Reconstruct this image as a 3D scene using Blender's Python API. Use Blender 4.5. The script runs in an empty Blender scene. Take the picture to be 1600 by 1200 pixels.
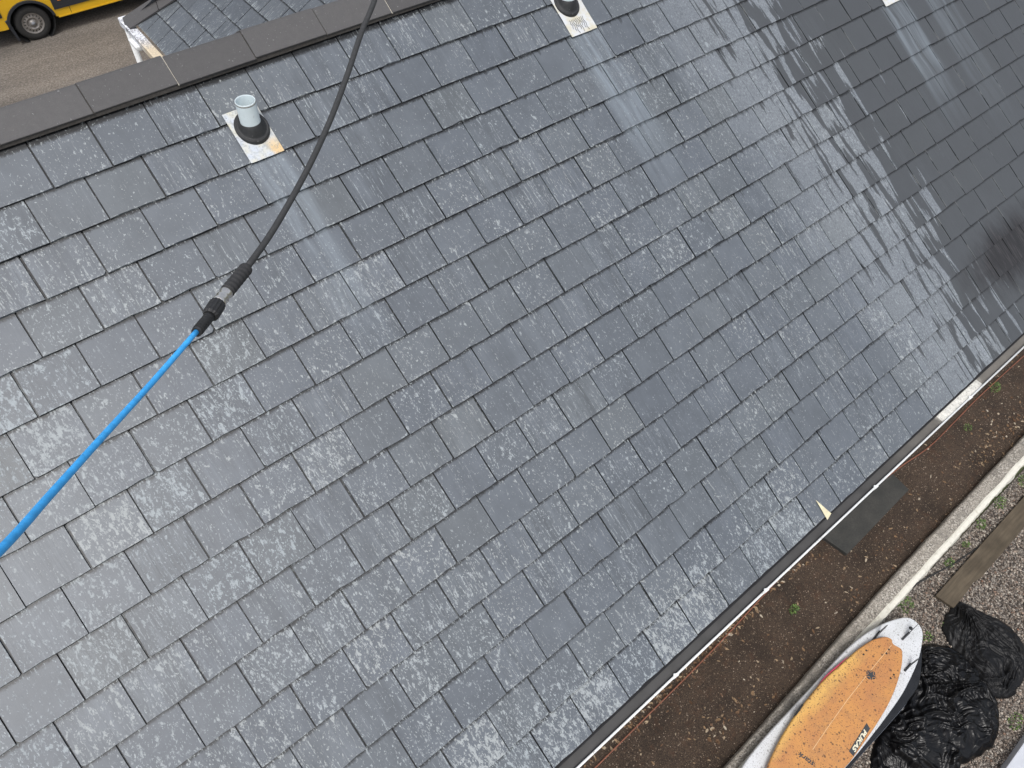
import bpy, bmesh, math, random
import numpy as np
from mathutils import Vector, Matrix, noise
S = bpy.context.scene
col = S.collection
R_ = math.radians
rng = random.Random(11)

# ------------------------------------------------------------------ camera
cam_d = bpy.data.cameras.new('camera'); cam = bpy.data.objects.new('camera', cam_d); col.objects.link(cam)
RW = ((0.7749470689884975, -0.629666911970049, 0.054558411231363735),
      (-0.48675927051700424, -0.6496644919357351, -0.583953303341578),
      (0.40314073576325904, 0.42597608839914647, -0.8099518005908525))
CW = Vector((-1.083530275, -3.887879595398113, 2.4271854129398625))
m = Matrix.Identity(4)
for i in range(3):
    m[i][0] = RW[0][i]; m[i][1] = -RW[1][i]; m[i][2] = -RW[2][i]; m[i][3] = CW[i]
cam.matrix_world = m
cam_d.sensor_width = 36; cam_d.lens = 1150 / 1600 * 36; cam_d.clip_start = .05; cam_d.clip_end = 1500
S.camera = cam
def proj(p):
    d = Vector(p) - CW
    x, y, z = (sum(RW[k][i] * d[i] for i in range(3)) for k in range(3))
    if z < .05: return None
    return 800 + 1150 * x / z, 600 + 1150 * y / z

# ------------------------------------------------------------------ light
SUN_EL, SUN_AZ = R_(66), R_(224)            # azimuth clockwise from +Y
w = bpy.data.worlds.new('World'); S.world = w; w.use_nodes = True
nt = w.node_tree; nt.nodes.clear()
sky = nt.nodes.new('ShaderNodeTexSky'); sky.sky_type = 'NISHITA'; sky.sun_disc = False
sky.sun_elevation = SUN_EL; sky.sun_rotation = SUN_AZ; sky.air_density = 1.0; sky.dust_density = 4.0
hs = nt.nodes.new('ShaderNodeHueSaturation'); hs.inputs['Saturation'].default_value = .45
bg = nt.nodes.new('ShaderNodeBackground'); bg.inputs[1].default_value = .15
wo = nt.nodes.new('ShaderNodeOutputWorld')
nt.links.new(sky.outputs[0], hs.inputs['Color']); nt.links.new(hs.outputs[0], bg.inputs[0]); nt.links.new(bg.outputs[0], wo.inputs[0])
sd = bpy.data.lights.new('sun', 'SUN'); sd.energy = 1.25; sd.angle = R_(18); sd.color = (1, .985, .965)
sun = bpy.data.objects.new('sun', sd); col.objects.link(sun)
sdir = Vector((math.sin(SUN_AZ) * math.cos(SUN_EL), math.cos(SUN_AZ) * math.cos(SUN_EL), math.sin(SUN_EL)))
sun.rotation_euler = sdir.to_track_quat('Z', 'Y').to_euler()
S.view_settings.view_transform = 'Standard'; S.view_settings.look = 'None'
S.view_settings.exposure = 0.26; S.view_settings.gamma = 1; S.view_settings.use_curve_mapping = False
S.render.engine = 'CYCLES'

# ------------------------------------------------------------------ node helper
class NB:
    def __init__(s, name):
        s.m = bpy.data.materials.new(name); s.m.use_nodes = True
        s.t = s.m.node_tree; s.t.nodes.clear()
        s.out = s.t.nodes.new('ShaderNodeOutputMaterial'); s.b = s.t.nodes.new('ShaderNodeBsdfPrincipled')
        s.t.links.new(s.b.outputs[0], s.out.inputs[0])
    def n(s, typ, **k):
        x = s.t.nodes.new(typ)
        for a, v in k.items(): setattr(x, a, v)
        return x
    def put(s, sock, v):
        if hasattr(v, 'is_output'): s.t.links.new(v, sock)
        elif v is not None:
            if isinstance(v, (tuple, list)) and len(v) == 3 and sock.type == 'RGBA': v = (*v, 1)
            sock.default_value = v
    def M(s, op, a, b=None, c=None, clamp=False):
        x = s.n('ShaderNodeMath', operation=op, use_clamp=clamp)
        s.put(x.inputs[0], a)
        if b is not None: s.put(x.inputs[1], b)
        if c is not None: s.put(x.inputs[2], c)
        return x.outputs[0]
    def add(s, a, b): return s.M('ADD', a, b)
    def sub(s, a, b): return s.M('SUBTRACT', a, b)
    def mul(s, a, b): return s.M('MULTIPLY', a, b)
    def mx(s, a, b): return s.M('MAXIMUM', a, b)
    def rng(s, v, a, b, c=0., d=1., smooth=False):
        x = s.n('ShaderNodeMapRange', clamp=True)
        if smooth: x.interpolation_type = 'SMOOTHSTEP'
        s.put(x.inputs[0], v)
        for i, q in enumerate((a, b, c, d)): s.put(x.inputs[i + 1], q)
        return x.outputs[0]
    def sep(s, v):
        x = s.n('ShaderNodeSeparateXYZ'); s.put(x.inputs[0], v); return x.outputs
    def vec(s, a, b, c=0.):
        x = s.n('ShaderNodeCombineXYZ'); s.put(x.inputs[0], a); s.put(x.inputs[1], b); s.put(x.inputs[2], c); return x.outputs[0]
    def noise(s, v, sc=1., det=4., ro=.5, di=0.):
        x = s.n('ShaderNodeTexNoise'); s.put(x.inputs['Vector'], v)
        s.put(x.inputs['Scale'], sc); s.put(x.inputs['Detail'], det); s.put(x.inputs['Roughness'], ro); s.put(x.inputs['Distortion'], di)
        return x.outputs[0]
    def voro(s, v, sc=1., feat='F1', out=0, rand=1.):
        x = s.n('ShaderNodeTexVoronoi', feature=feat); s.put(x.inputs['Vector'], v); s.put(x.inputs['Scale'], sc)
        s.put(x.inputs['Randomness'], rand); return x.outputs[out]
    def mix(s, f, a, b, mode='MIX'):
        x = s.n('ShaderNodeMix', data_type='RGBA', blend_type=mode)
        s.put(x.inputs[0], f); s.put(x.inputs[6], a); s.put(x.inputs[7], b); return x.outputs[2]
    def fmul(s, c, f):
        x = s.n('ShaderNodeVectorMath', operation='SCALE'); s.put(x.inputs[0], c); s.put(x.inputs['Scale'], f); return x.outputs[0]
    def ramp(s, v, pts, const=False):
        x = s.n('ShaderNodeValToRGB'); s.put(x.inputs[0], v); r = x.color_ramp
        if const: r.interpolation = 'CONSTANT'
        while len(r.elements) < len(pts): r.elements.new(.5)
        for e, (p, c) in zip(r.elements, pts): e.position = p; e.color = (*c, 1)
        return x.outputs[0]
    def pos(s): return s.n('ShaderNodeNewGeometry').outputs['Position']
    def obj(s, frame=None):
        x = s.n('ShaderNodeTexCoord')
        if frame: x.object = frame
        return x.outputs['Object']
    def attr(s, name):
        return s.n('ShaderNodeAttribute', attribute_name=name).outputs['Fac']
    def bump(s, h, st=.3, dist=.01):
        x = s.n('ShaderNodeBump'); s.put(x.inputs['Strength'], st); s.put(x.inputs['Distance'], dist); s.put(x.inputs['Height'], h)
        s.t.links.new(x.outputs[0], s.b.inputs['Normal'])
    def set(s, color=None, rough=None, metal=None, spec=None, coat=None):
        for k, v in (('Base Color', color), ('Roughness', rough), ('Metallic', metal), ('Specular IOR Level', spec), ('Coat Weight', coat)):
            if v is not None: s.put(s.b.inputs[k], v)
        return s.m

def simple(name, c, rough=.5, var=.12, scale=12, metal=0., spec=.5, bump=0., speck=None, coat=None):
    k = NB(name); p = k.obj()
    n = k.noise(p, scale, 5, .6)
    cc = k.fmul(c + (1,) if len(c) == 3 and False else k.mix(0., c, c), k.rng(n, .3, .7, 1 - var, 1 + var))
    if speck:
        v = k.noise(p, speck[0], 4, .6); f = k.rng(v, speck[1], speck[1] + .04, 0, speck[3] if len(speck) > 3 else .8)
        cc = k.mix(f, cc, speck[2])
    if bump: k.bump(k.noise(p, scale * 6, 4, .6), bump, .004)
    return k.set(cc, rough, metal, spec, coat)

# ------------------------------------------------------------------ mesh helpers
def link(name, me, mat=None, parent=None, **props):
    o = bpy.data.objects.new(name, me); col.objects.link(o)
    if mat and me and not me.materials: me.materials.append(mat)
    if parent: o.parent = parent
    for k_, v in props.items(): o[k_] = v
    return o
def pyd(name, vs, fs, smooth=False):
    me = bpy.data.meshes.new(name); me.from_pydata([tuple(v) for v in vs], [], fs); me.update()
    if smooth: me.polygons.foreach_set('use_smooth', [True] * len(me.polygons))
    return me
def fix(me):
    bm = bmesh.new(); bm.from_mesh(me); bmesh.ops.recalc_face_normals(bm, faces=bm.faces); bm.to_mesh(me); bm.free(); return me
def bevel(me, w=.003, seg=2, ang=30):
    bm = bmesh.new(); bm.from_mesh(me)
    bmesh.ops.recalc_face_normals(bm, faces=bm.faces)
    es = [e for e in bm.edges if len(e.link_faces) == 2 and e.calc_face_angle(0) > R_(ang)]
    bmesh.ops.bevel(bm, geom=es, offset=w, segments=seg, affect='EDGES', profile=.6, clamp_overlap=True)
    bm.to_mesh(me); bm.free(); return me
def box(x0, x1, y0, y1, z0, z1, name='box', bv=0):
    v = [(x, y, z) for z in (z0, z1) for y in (y0, y1) for x in (x0, x1)]
    me = pyd(name, v, [(0, 2, 3, 1), (4, 5, 7, 6), (0, 1, 5, 4), (2, 6, 7, 3), (0, 4, 6, 2), (1, 3, 7, 5)])
    return bevel(me, bv) if bv else me
def prism(pts, z0, z1, name='prism', bv=0, seg=2):
    n = len(pts); v = [(x, y, z0) for x, y in pts] + [(x, y, z1) for x, y in pts]
    f = [tuple(range(n))[::-1], tuple(range(n, 2 * n))] + [(i, (i + 1) % n, n + (i + 1) % n, n + i) for i in range(n)]
    me = fix(pyd(name, v, f))
    return bevel(me, bv, seg) if bv else me
def extr(profile, a, b, name='extrusion', closed=True, smooth=False):
    """profile = list of (y,z), swept along x from a to b"""
    n = len(profile); v = [(x, y, z) for x in (a, b) for y, z in profile]
    f = [(i, (i + 1) % n, n + (i + 1) % n, n + i) for i in range(n if closed else n - 1)]
    if closed: f += [tuple(range(n))[::-1], tuple(range(n, 2 * n))]
    return fix(pyd(name, v, f, smooth))
def catmull(p, k=8):
    p = [Vector(q) for q in p]; p = [2 * p[0] - p[1]] + p + [2 * p[-1] - p[-2]]; o = []
    for i in range(1, len(p) - 2):
        for j in range(k):
            t = j / k
            o.append(.5 * ((2 * p[i]) + (-p[i - 1] + p[i + 1]) * t + (2 * p[i - 1] - 5 * p[i] + 4 * p[i + 1] - p[i + 2]) * t * t + (-p[i - 1] + 3 * p[i] - 3 * p[i + 1] + p[i + 2]) * t ** 3))
    o.append(p[-2]); return o
def tube(path, rad, seg=12, name='tube', ribs=0, smooth=True):
    path = [Vector(p) for p in path]; n = len(path)
    if not callable(rad): r0 = rad; rad = lambda t: r0
    v = []; f = []; ref = Vector((.13, .2, 1)).normalized()
    for i, p in enumerate(path):
        d = (path[min(i + 1, n - 1)] - path[max(i - 1, 0)]).normalized()
        a = d.cross(ref).normalized(); b = d.cross(a)
        for j in range(seg):
            th = 2 * math.pi * j / seg; r = rad(i / (n - 1)) * (1 + (.07 if ribs and j % 2 else 0))
            v.append(p + a * math.cos(th) * r + b * math.sin(th) * r)
    for i in range(n - 1):
        for j in range(seg):
            f.append((i * seg + j, i * seg + (j + 1) % seg, (i + 1) * seg + (j + 1) % seg, (i + 1) * seg + j))
    f.append(tuple(range(seg))[::-1]); f.append(tuple(range((n - 1) * seg, n * seg)))
    me = fix(pyd(name, v, f))
    if smooth: me.polygons.foreach_set('use_smooth', [len(p.vertices) == 4 for p in me.polygons])
    return me
def lathe(prof, seg=32, name='lathe', smooth=True, close=False):
    v = []; f = []; n = len(prof)
    for r, z in prof:
        for j in range(seg):
            a = 2 * math.pi * j / seg; v.append((r * math.cos(a), r * math.sin(a), z))
    for i in range(n - 1 + (1 if close else 0)):
        for j in range(seg):
            k2 = (i + 1) % n
            f.append((i * seg + j, i * seg + (j + 1) % seg, k2 * seg + (j + 1) % seg, k2 * seg + j))
    me = fix(pyd(name, v, f, smooth)); return me
def fattr(me, name, vals):
    a = me.attributes.new(name, 'FLOAT', 'FACE'); a.data.foreach_set('value', vals)

# ------------------------------------------------------------------ dimensions
G, W = .25, .29859
PITCH = R_(30); cp, sp = math.cos(PITCH), math.sin(PITCH)
GR, RD = -4.62, -5.20                       # garden level, road level
ZE = -17 * G * sp; YE = -17 * G * cp        # eave

# ------------------------------------------------------------------ ground
def mat_earth():
    k = NB('earth_grass'); p = k.pos(); n = k.noise(p, .3, 6, .6); n2 = k.noise(p, 20, 5, .7)
    c = k.mix(k.rng(n, .4, .6), (.05, .07, .025), (.09, .075, .05))
    k.bump(n2, .5, .02); return k.set(k.fmul(c, k.rng(n2, .3, .7, .7, 1.3)), .95)
def grid_profile(name, x0, x1, prof, mat, nx=2, **pr):
    v = [(x, y, z) for y, z in prof for x in np.linspace(x0, x1, nx)]
    f = [(j * nx + i, j * nx + i + 1, (j + 1) * nx + i + 1, (j + 1) * nx + i) for j in range(len(prof) - 1) for i in range(nx - 1)]
    return link(name, pyd(name, v, f), mat, None, **pr)
grid_profile('ground', -500, 500, [(-500, GR - .02), (-3.2, GR - .02), (-1.5, GR - .1), (2.2, RD - .02), (500, RD - .02)], mat_earth(), kind='structure')

def mat_asphalt():
    k = NB('asphalt'); p = k.pos(); x, y, z = k.sep(p)
    n = k.noise(p, 200, 3, .7); big = k.noise(k.vec(k.mul(x, .22), k.mul(y, 1.1)), 1.6, 4, .55)
    c = k.ramp(k.add(k.mul(n, .5), k.mul(k.noise(p, 34, 4, .8), .5)), [(.36, (.06, .052, .044)), (.5, (.13, .113, .096)), (.64, (.33, .30, .26))])
    c = k.fmul(c, k.rng(big, .35, .65, .8, 1.25))
    s = k.noise(p, 38, 3, .7); c = k.mix(k.rng(s, .68, .74, 0, .75), c, (.33, .31, .28))
    d = k.noise(p, 25, 2, .6); c = k.mix(k.rng(d, .71, .75, 0, .6), c, (.03, .028, .026))
    k.bump(n, .6, .006); return k.set(c, .8)
grid_profile('road', -60, 60, [(4.6, RD), (16.5, RD)], mat_asphalt(), kind='structure')
m_conc = simple('kerb_concrete', (.3, .29, .27), .85, .25, 20, bump=.3)
link('pavement', extr([(2.3, RD - .05), (4.5, RD - .05), (4.5, RD + .11), (2.3, RD + .11)], -60, 60), simple('pavement_concrete', (.2, .19, .18), .85, .25, 9, bump=.3), None, kind='structure')
link('road_kerb', extr([(4.5, RD - .05), (4.62, RD - .05), (4.62, RD + .112), (4.5, RD + .112)], -60, 60), m_conc, None, kind='structure')

# garden gravel bed under the pebbles
def mat_gravel_base():
    k = NB('gravel_base'); p = k.pos(); v = k.voro(p, 75, out=1); d = k.voro(p, 75, out=0)
    r, g_, b = k.sep(v)
    c = k.ramp(r, [(0, (.05, .042, .035)), (.35, (.16, .135, .115)), (.65, (.25, .215, .18)), (.9, (.42, .38, .33))])
    c = k.fmul(c, k.rng(d, .2, .75, 1.1, .3)); k.bump(k.M('SUBTRACT', 1, d), .8, .012); return k.set(c, .85)
grid_profile('gravel_ground', 1, 12, [(-12, GR), (-4.62, GR)], mat_gravel_base(), kind='structure')

def mat_soil():
    k = NB('dark_soil'); p = k.pos(); x, y, z = k.sep(p)
    n = k.noise(p, 170, 3, .75); b = k.noise(p, 3.2, 5, .6); v = k.voro(p, 120, out=1); r, g_, _ = k.sep(v)
    c = k.ramp(n, [(.34, (.014, .009, .006)), (.5, (.058, .038, .025)), (.62, (.12, .082, .056)), (.8, (.26, .21, .165))])
    c = k.mix(k.rng(b, .42, .68, 0, .75), c, k.fmul(c, .38))
    c = k.mix(k.rng(k.noise(p, 9, 4, .6), .55, .7, 0, .35), c, (.1, .045, .022))
    k.bump(k.add(n, k.mul(k.noise(p, 30, 4, .6), 1.5)), .9, .012); return k.set(c, .92)
sv = []; sf = []; nx, ny = 260, 34
for j in range(ny):
    for i in range(nx):
        x = -3 + 12.5 * i / (nx - 1); y = -4.56 + 1.26 * j / (ny - 1)
        sv.append((x, y, GR + .012 + .028 * noise.noise(Vector((x * 2.1, y * 3, 1))) + .012 * noise.noise(Vector((x * 9, y * 9, 4)))))
for j in range(ny - 1):
    for i in range(nx - 1): sf.append((j * nx + i, j * nx + i + 1, (j + 1) * nx + i + 1, (j + 1) * nx + i))
link('soil_bed', pyd('soil', sv, sf, True), mat_soil(), None, kind='structure')

# ------------------------------------------------------------------ slate materials
def mat_slate(name, frame, main=True):
    k = NB(name); P = k.obj(frame); x, y, z = k.sep(P)
    uv = k.n('ShaderNodeUVMap', uv_map='UVMap').outputs[0]; s_, t_, _z = k.sep(uv)
    r = k.M('FRACT', k.add(k.n('ShaderNodeObjectInfo').outputs['Random'], k.attr('rnd')))
    r2 = k.M('FRACT', k.mul(r, 17.37)); r3 = k.M('FRACT', k.mul(r, 71.13)); r4 = k.M('FRACT', k.mul(r, 193.7))
    off = k.mul(r, 37.)
    grain = k.noise(k.vec(k.mul(x, 75), k.add(k.mul(y, 5), off), off), 1, 5, .65, .3)
    band = k.noise(k.vec(k.mul(x, 13), k.add(k.mul(y, 1.2), off), off), 1, 3, .5, .2)
    fine = k.noise(P, 420, 3, .7)
    cloud = k.noise(k.vec(x, y, off), 7, 4, .6)
    # stone
    stone = k.ramp(r2, [(0, (.102, .116, .134)), (.3, (.107, .121, .138)), (.6, (.110, .124, .140)), (.85, (.111, .125, .139)), (.96, (.112, .125, .136)), (1, (.103, .116, .133))])
    stone = k.fmul(stone, k.rng(r3, 0, 1, .93, 1.06))
    gstr = k.rng(r4, .3, 1, .07, .5)
    gm = k.add(1., k.mul(gstr, k.sub(k.rng(grain, .25, .75), .5)))
    bm_ = k.add(1., k.mul(k.mul(gstr, .8), k.sub(k.rng(band, .3, .7), .5)))
    stone = k.fmul(stone, k.mul(gm, bm_)); stone = k.fmul(stone, k.rng(cloud, .3, .7, .9, 1.1)); stone = k.fmul(stone, k.rng(fine, .3, .7, .92, 1.08))
    v = k.mul(y, -1 / G)          # course coordinate, increasing down the slope
    # regional amount of lime bloom
    if main:
        left = k.rng(x, -1.6, .9, .5, 0., True)
        eave = k.mul(k.rng(v, 14.6, 16.2, 0, 1., True), k.rng(x, 1.9, 2.5, 1., .25))
        top = k.rng(v, 2, 5, -.35, 0)
        dens = k.add(k.add(left, top), k.mul(eave, .85))
    else: dens = -.25
    dens = k.add(dens, k.add(k.rng(r, 0, 1, -.42, .42), k.mul(k.sub(k.noise(P, 1.7, 4, .6), .5), 2.2)))
    bl = k.noise(k.vec(k.mul(x, 40), k.add(k.mul(y, 20), off), off), 1, 8, .72, .25)
    thr = k.sub(.60, k.mul(dens, .07))
    m1 = k.rng(k.sub(bl, thr), 0, .05, 0, 1)
    wob = k.mul(k.sub(k.noise(k.vec(k.mul(x, 90), k.mul(y, 90), off), 1, 3, .6), .5), .022)
    vs_ = k.n('ShaderNodeTexVoronoi', feature='F1'); k.put(vs_.inputs['Vector'], k.vec(k.add(x, wob), k.add(k.mul(y, .62), wob), off)); k.put(vs_.inputs['Scale'], 42)
    ra, rb, rc = k.sep(vs_.outputs['Color'])
    spot = k.mul(k.rng(k.sub(k.mul(k.mul(ra, ra), .30), vs_.outputs['Distance']), -.02, .05), k.rng(k.add(rb, k.mul(dens, .55)), .62, .72))
    m1 = k.mx(m1, k.mul(spot, k.rng(fine, .3, .6, .5, .95)))
    bl2 = k.noise(k.vec(k.mul(x, 120), k.add(k.mul(y, 62), off), off), 1, 4, .6, .5)
    thr2 = k.sub(.635, k.mul(dens, .05)); m2 = k.rng(k.sub(bl2, thr2), 0, .03, 0, 1.)
    # streaky residue along the grain
    sn = k.noise(k.vec(k.mul(x, 95), k.add(k.mul(y, 7), off), off), 1, 4, .7, .6)
    m3 = k.mul(k.rng(k.sub(sn, k.sub(.655, k.mul(r4, .09))), 0, .04), k.mul(k.rng(bl2, .42, .55), .8))
    # crisp flecks round tail and sides
    ed = k.mx(k.rng(t_, .0, .13, 1, 0), k.mul(k.rng(k.M('ABSOLUTE', k.sub(s_, .5)), .44, .5, 0, 1), .75))
    en = k.noise(k.vec(k.mul(x, 60), k.mul(y, 60), off), 1, 5, .7, .8)
    m4 = k.mul(k.rng(k.add(en, k.mul(ed, .16)), .68, .74, 0, .85), k.rng(ed, 0, .2))
    vd = k.n('ShaderNodeTexVoronoi', feature='F1'); k.put(vd.inputs['Vector'], k.vec(k.mul(x, 1), k.mul(y, .75), 0)); k.put(vd.inputs['Scale'], 55)
    rr, gg, bb = k.sep(vd.outputs['Color'])
    m5 = k.mul(k.M('LESS_THAN', vd.outputs['Distance'], k.mul(k.mul(rr, rr), .17)), k.M('GREATER_THAN', gg, .35))
    lime = k.mx(k.mx(k.mul(m1, k.rng(fine, .25, .6, .45, 1.)), m2), k.mx(m3, k.mx(m4, k.mul(m5, .9))))
    if main:
        # --- the wetted end of the roof
        xb = k.add(3.25, k.mul(k.sub(v, 2), .035))
        wv = k.rng(k.sub(x, xb), -.4, 1.9, -.08, 1.12)
        wn = k.noise(k.vec(k.mul(x, 14), k.add(k.mul(y, 1.5), k.mul(r, 1.8)), k.mul(r3, .7)), 1, 5, .55, .35)
        wn = k.add(wn, k.mul(k.sub(k.noise(P, 110, 3, .7), .5), .09))
        wn = k.rng(wn, .27, .7, 0, 1)
        # wet tongues start at the joint above and thin out downwards
        wn = k.add(wn, k.mul(k.sub(.5, t_), k.rng(wv, .0, .6, .28, -.16)))
        wet = k.rng(k.sub(wv, wn), -.02, .02)
        wet = k.mul(wet, k.rng(k.sub(x, xb), -.5, -.2))
        # --- damp drips hanging below the tails of the course above
        dn = k.noise(k.vec(k.mul(x, 24), k.M('FLOOR', v), 3.), 1, 3, .6)
        reg = k.mul(k.rng(x, .9, 2.6), k.rng(x, 5, 5.6, 1, .3))
        drip = k.M('LESS_THAN', k.sub(1., t_), k.add(k.mul(k.sub(dn, .535), k.mul(reg, 2.6)), k.mul(k.sub(en, .5), .08)))
        drip = k.mul(drip, .8)
    dirt_shade = k.mx(k.mul(k.rng(k.add(t_, k.mul(k.sub(en, .5), .16)), .925, .985, 0, .95), 1.), k.mx(k.rng(t_, .006, .012, .97, 0), k.rng(k.M('ABSOLUTE', k.sub(s_, .5)),   .486, .4895, 0, .95)))  # top band paints the upper course's drop shadow; edges are dark damp grime
    col_ = k.fmul(stone, k.sub(1., k.mul(dirt_shade, .88)))
    limec = k.mix(r3, (.39, .435, .455), (.43, .455, .45))
    if main:
        edg = k.sub(1., k.mx(k.rng(t_, .006, .012, 1, 0), k.rng(k.M('ABSOLUTE', k.sub(s_, .5)), .486, .4895)))
        lf = k.mul(k.mul(lime, edg), k.sub(1., k.mul(wet, .93)))
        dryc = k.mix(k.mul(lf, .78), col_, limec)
        # dull dusty bloom on the dry strips between the wet tongues
        zone = k.rng(k.sub(x, xb), -.3, .3)
        dryc = k.mix(k.mul(k.mul(zone, k.sub(1., wet)), k.rng(bl2, .38, .62, .1, .6)), dryc, (.28, .305, .325))
        dryc = k.fmul(dryc, k.sub(1., k.mul(drip, .55)))
        wetc = k.fmul(k.mix(.7, stone, (.104, .111, .118)), k.mul(k.sub(1., k.mul(dirt_shade, .75)), .58))
        resid = k.mul(k.mul(k.rng(k.M('ABSOLUTE', k.sub(s_, .5)), .462, .49), k.rng(k.noise(k.vec(k.mul(x, 9), k.mul(y, 5), off), 1, 3, .6), .52, .6)), .75)
        wetc = k.mix(resid, wetc, (.2, .21, .21))
        c = k.mix(wet, dryc, wetc)
        # --- pale run-off below the flashings
        for (x0, x1, v0, v1, st) in ((.03, .26, 2.0, 8., .6), (2.42, 2.68, 2.0, 8., .75), (2.66, 2.75, 3.2, 7, .45), (5.5, 5.85, 5., 10.5, .5), (6.08, 6.45, -1., 12.5, .62)):
            xx = k.add(x, k.mul(k.sub(k.noise(k.vec(k.mul(x, 2), k.mul(y, 2.2), v0), 1, 2, .5), .5), .07))
            win = k.mul(k.rng(xx, x0 - .02, x0 + .03, smooth=True), k.rng(xx, x1 - .05, x1 + .02, 1, 0, smooth=True))
            fad = k.mul(k.rng(v, v0 - .05, v0 + .02), k.rng(v, v0 + 1.5, v1, 1, 0, smooth=True))
            sn2 = k.rng(k.noise(k.vec(k.mul(xx, 21), k.add(k.mul(y, 1.1), k.mul(r, .35)), 2.), 1, 4, .6, .6), .34, .66)
            c = k.mix(k.mul(k.mul(win, fad), k.mul(sn2, st)), c, (.235, .275, .31))
        # --- sooty patch by the eave
        dx = k.mul(k.sub(x, 5.5), .95); dy = k.mul(k.add(y, 3.64), 2.5); dd = k.M('SQRT', k.add(k.mul(dx, dx), k.mul(dy, dy)))
        sf_ = k.rng(k.add(dd, k.mul(k.sub(k.noise(k.vec(k.mul(x, 9), k.mul(y, 3), off), 1, 5, .7), .5), 1.0)), .25, 1., .96, 0, True)
        c = k.mix(sf_, c, k.fmul(k.mix(k.rng(grain, .5, .7), (.014, .013, .014), (.06, .055, .056)), 1.))
        rough = k.mix(wet, k.mix(lf, (.43, .43, .43), (.62, .62, .62)), (.5, .5, .5))
    else:
        ts = k.mul(k.rng(t_, .0, .3, 1, 0), k.rng(k.noise(k.vec(k.mul(x, 55), k.add(k.mul(y, 6), off), off), 1, 4, .7), .56, .62))
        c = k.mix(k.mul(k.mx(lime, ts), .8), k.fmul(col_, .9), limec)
        rough = .6
    # edges of each stone are a little paler and rough
    h = k.add(k.mul(grain, k.add(.25, gstr)), k.add(k.mul(cloud, .7), k.mul(fine, .14)))
    k.bump(k.add(h, k.mul(lime, .12)), .42, .0035)
    return k.set(c, rough, 0, .5)

# ------------------------------------------------------------------ slate pieces
TH = .0105
def slate_outline(q, w_, length):
    """ccw outline, tail at y=0, head at y=length"""
    a = w_ / 2; pts = []
    c0, c1 = (q.random() < .14) * q.uniform(.005, .014), (q.random() < .14) * q.uniform(.005, .014)
    if c0: pts += [(-a, c0 * q.uniform(.8, 1.5)), (-a + c0, q.uniform(0, .002))]
    else: pts += [(-a, q.uniform(-.001, .003))]
    n = 4
    for i in range(1, n):
        pts.append((-a + w_ * (i + q.uniform(-.3, .3)) / n, q.uniform(-.0015, .0022) + (q.uniform(.002, .007) if q.random() < .2 else 0)))
    if c1: pts += [(a - c1, q.uniform(0, .002)), (a, c1 * q.uniform(.8, 1.5))]
    else: pts += [(a, q.uniform(-.001, .003))]
    pts += [(a + q.uniform(-.002, .0015), length * .28), (a, length), (-a, length), (-a + q.uniform(-.0015, .002), length * .25)]
    return pts
def clip(poly, a, b, c):
    """keep a*x+b*y<=c"""
    o = []
    for i in range(len(poly)):
        p, q = poly[i], poly[(i + 1) % len(poly)]
        dp, dq = a * p[0] + b * p[1] - c, a * q[0] + b * q[1] - c
        if dp <= 0: o.append(p)
        if dp * dq < 0:
            t = dp / (dp - dq); o.append((p[0] + (q[0] - p[0]) * t, p[1] + (q[1] - p[1]) * t))
    return o
def slate_mesh(name, pts, w_, th=TH):
    n = len(pts); cx = sum(p[0] for p in pts) / n; cy = .25
    top = []
    for x, y in pts:
        ins = .0022 if y < .05 else .0008
        top.append((x - math.copysign(.0012, x - cx), y + (ins if y < .05 else 0), 0))
    v = top + [(x, y, -th) for x, y in pts]
    f = [tuple(range(n)), tuple(range(2 * n - 1, n - 1, -1))] + [((i + 1) % n, i, n + i, n + (i + 1) % n) for i in range(n)]
    me = pyd(name, v, f); uvl = me.uv_layers.new(name='UVMap')
    for lp in me.loops:
        p = me.vertices[lp.vertex_index].co; uvl.data[lp.index].uv = (p.x / w_ + .5, p.y / G)
    return me
GAP = .0048
protos = [slate_mesh('slate', slate_outline(random.Random(100 + i), W - GAP - random.Random(i).uniform(0, .0015), .56), W) for i in range(22)]

def frame_obj(name, o, X, Y, Z, me=None, mat=None, parent=None):
    ob = link(name, me, mat, parent)
    mm = Matrix.Identity(4)
    for i in range(3): mm[i][0] = X[i]; mm[i][1] = Y[i]; mm[i][2] = Z[i]; mm[i][3] = o[i]
    ob.matrix_local = mm; return ob, mm

house = link('slate_roofed_house', None, None, None, label='white rendered house under the big wet grey slate roof that fills the view', category='house')
deck = prism([(-3.6, -17 * G + .03), (8.4, -17 * G + .03), (8.4, .2), (-3.6, .2)], -.075, -.032, 'deck')
m_deck = simple('dark_felt', (.02, .02, .022), .9)
roof, RM = frame_obj('roof', (0, 0, 0), (1, 0, 0), (0, cp, sp), (0, -sp, cp), deck, m_deck, house)
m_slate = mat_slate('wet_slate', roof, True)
tops = [slate_mesh('slate', slate_outline(random.Random(300 + i), W - GAP, .40), W) for i in range(8)]
for me in protos + tops: me.materials.append(m_slate)

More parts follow.
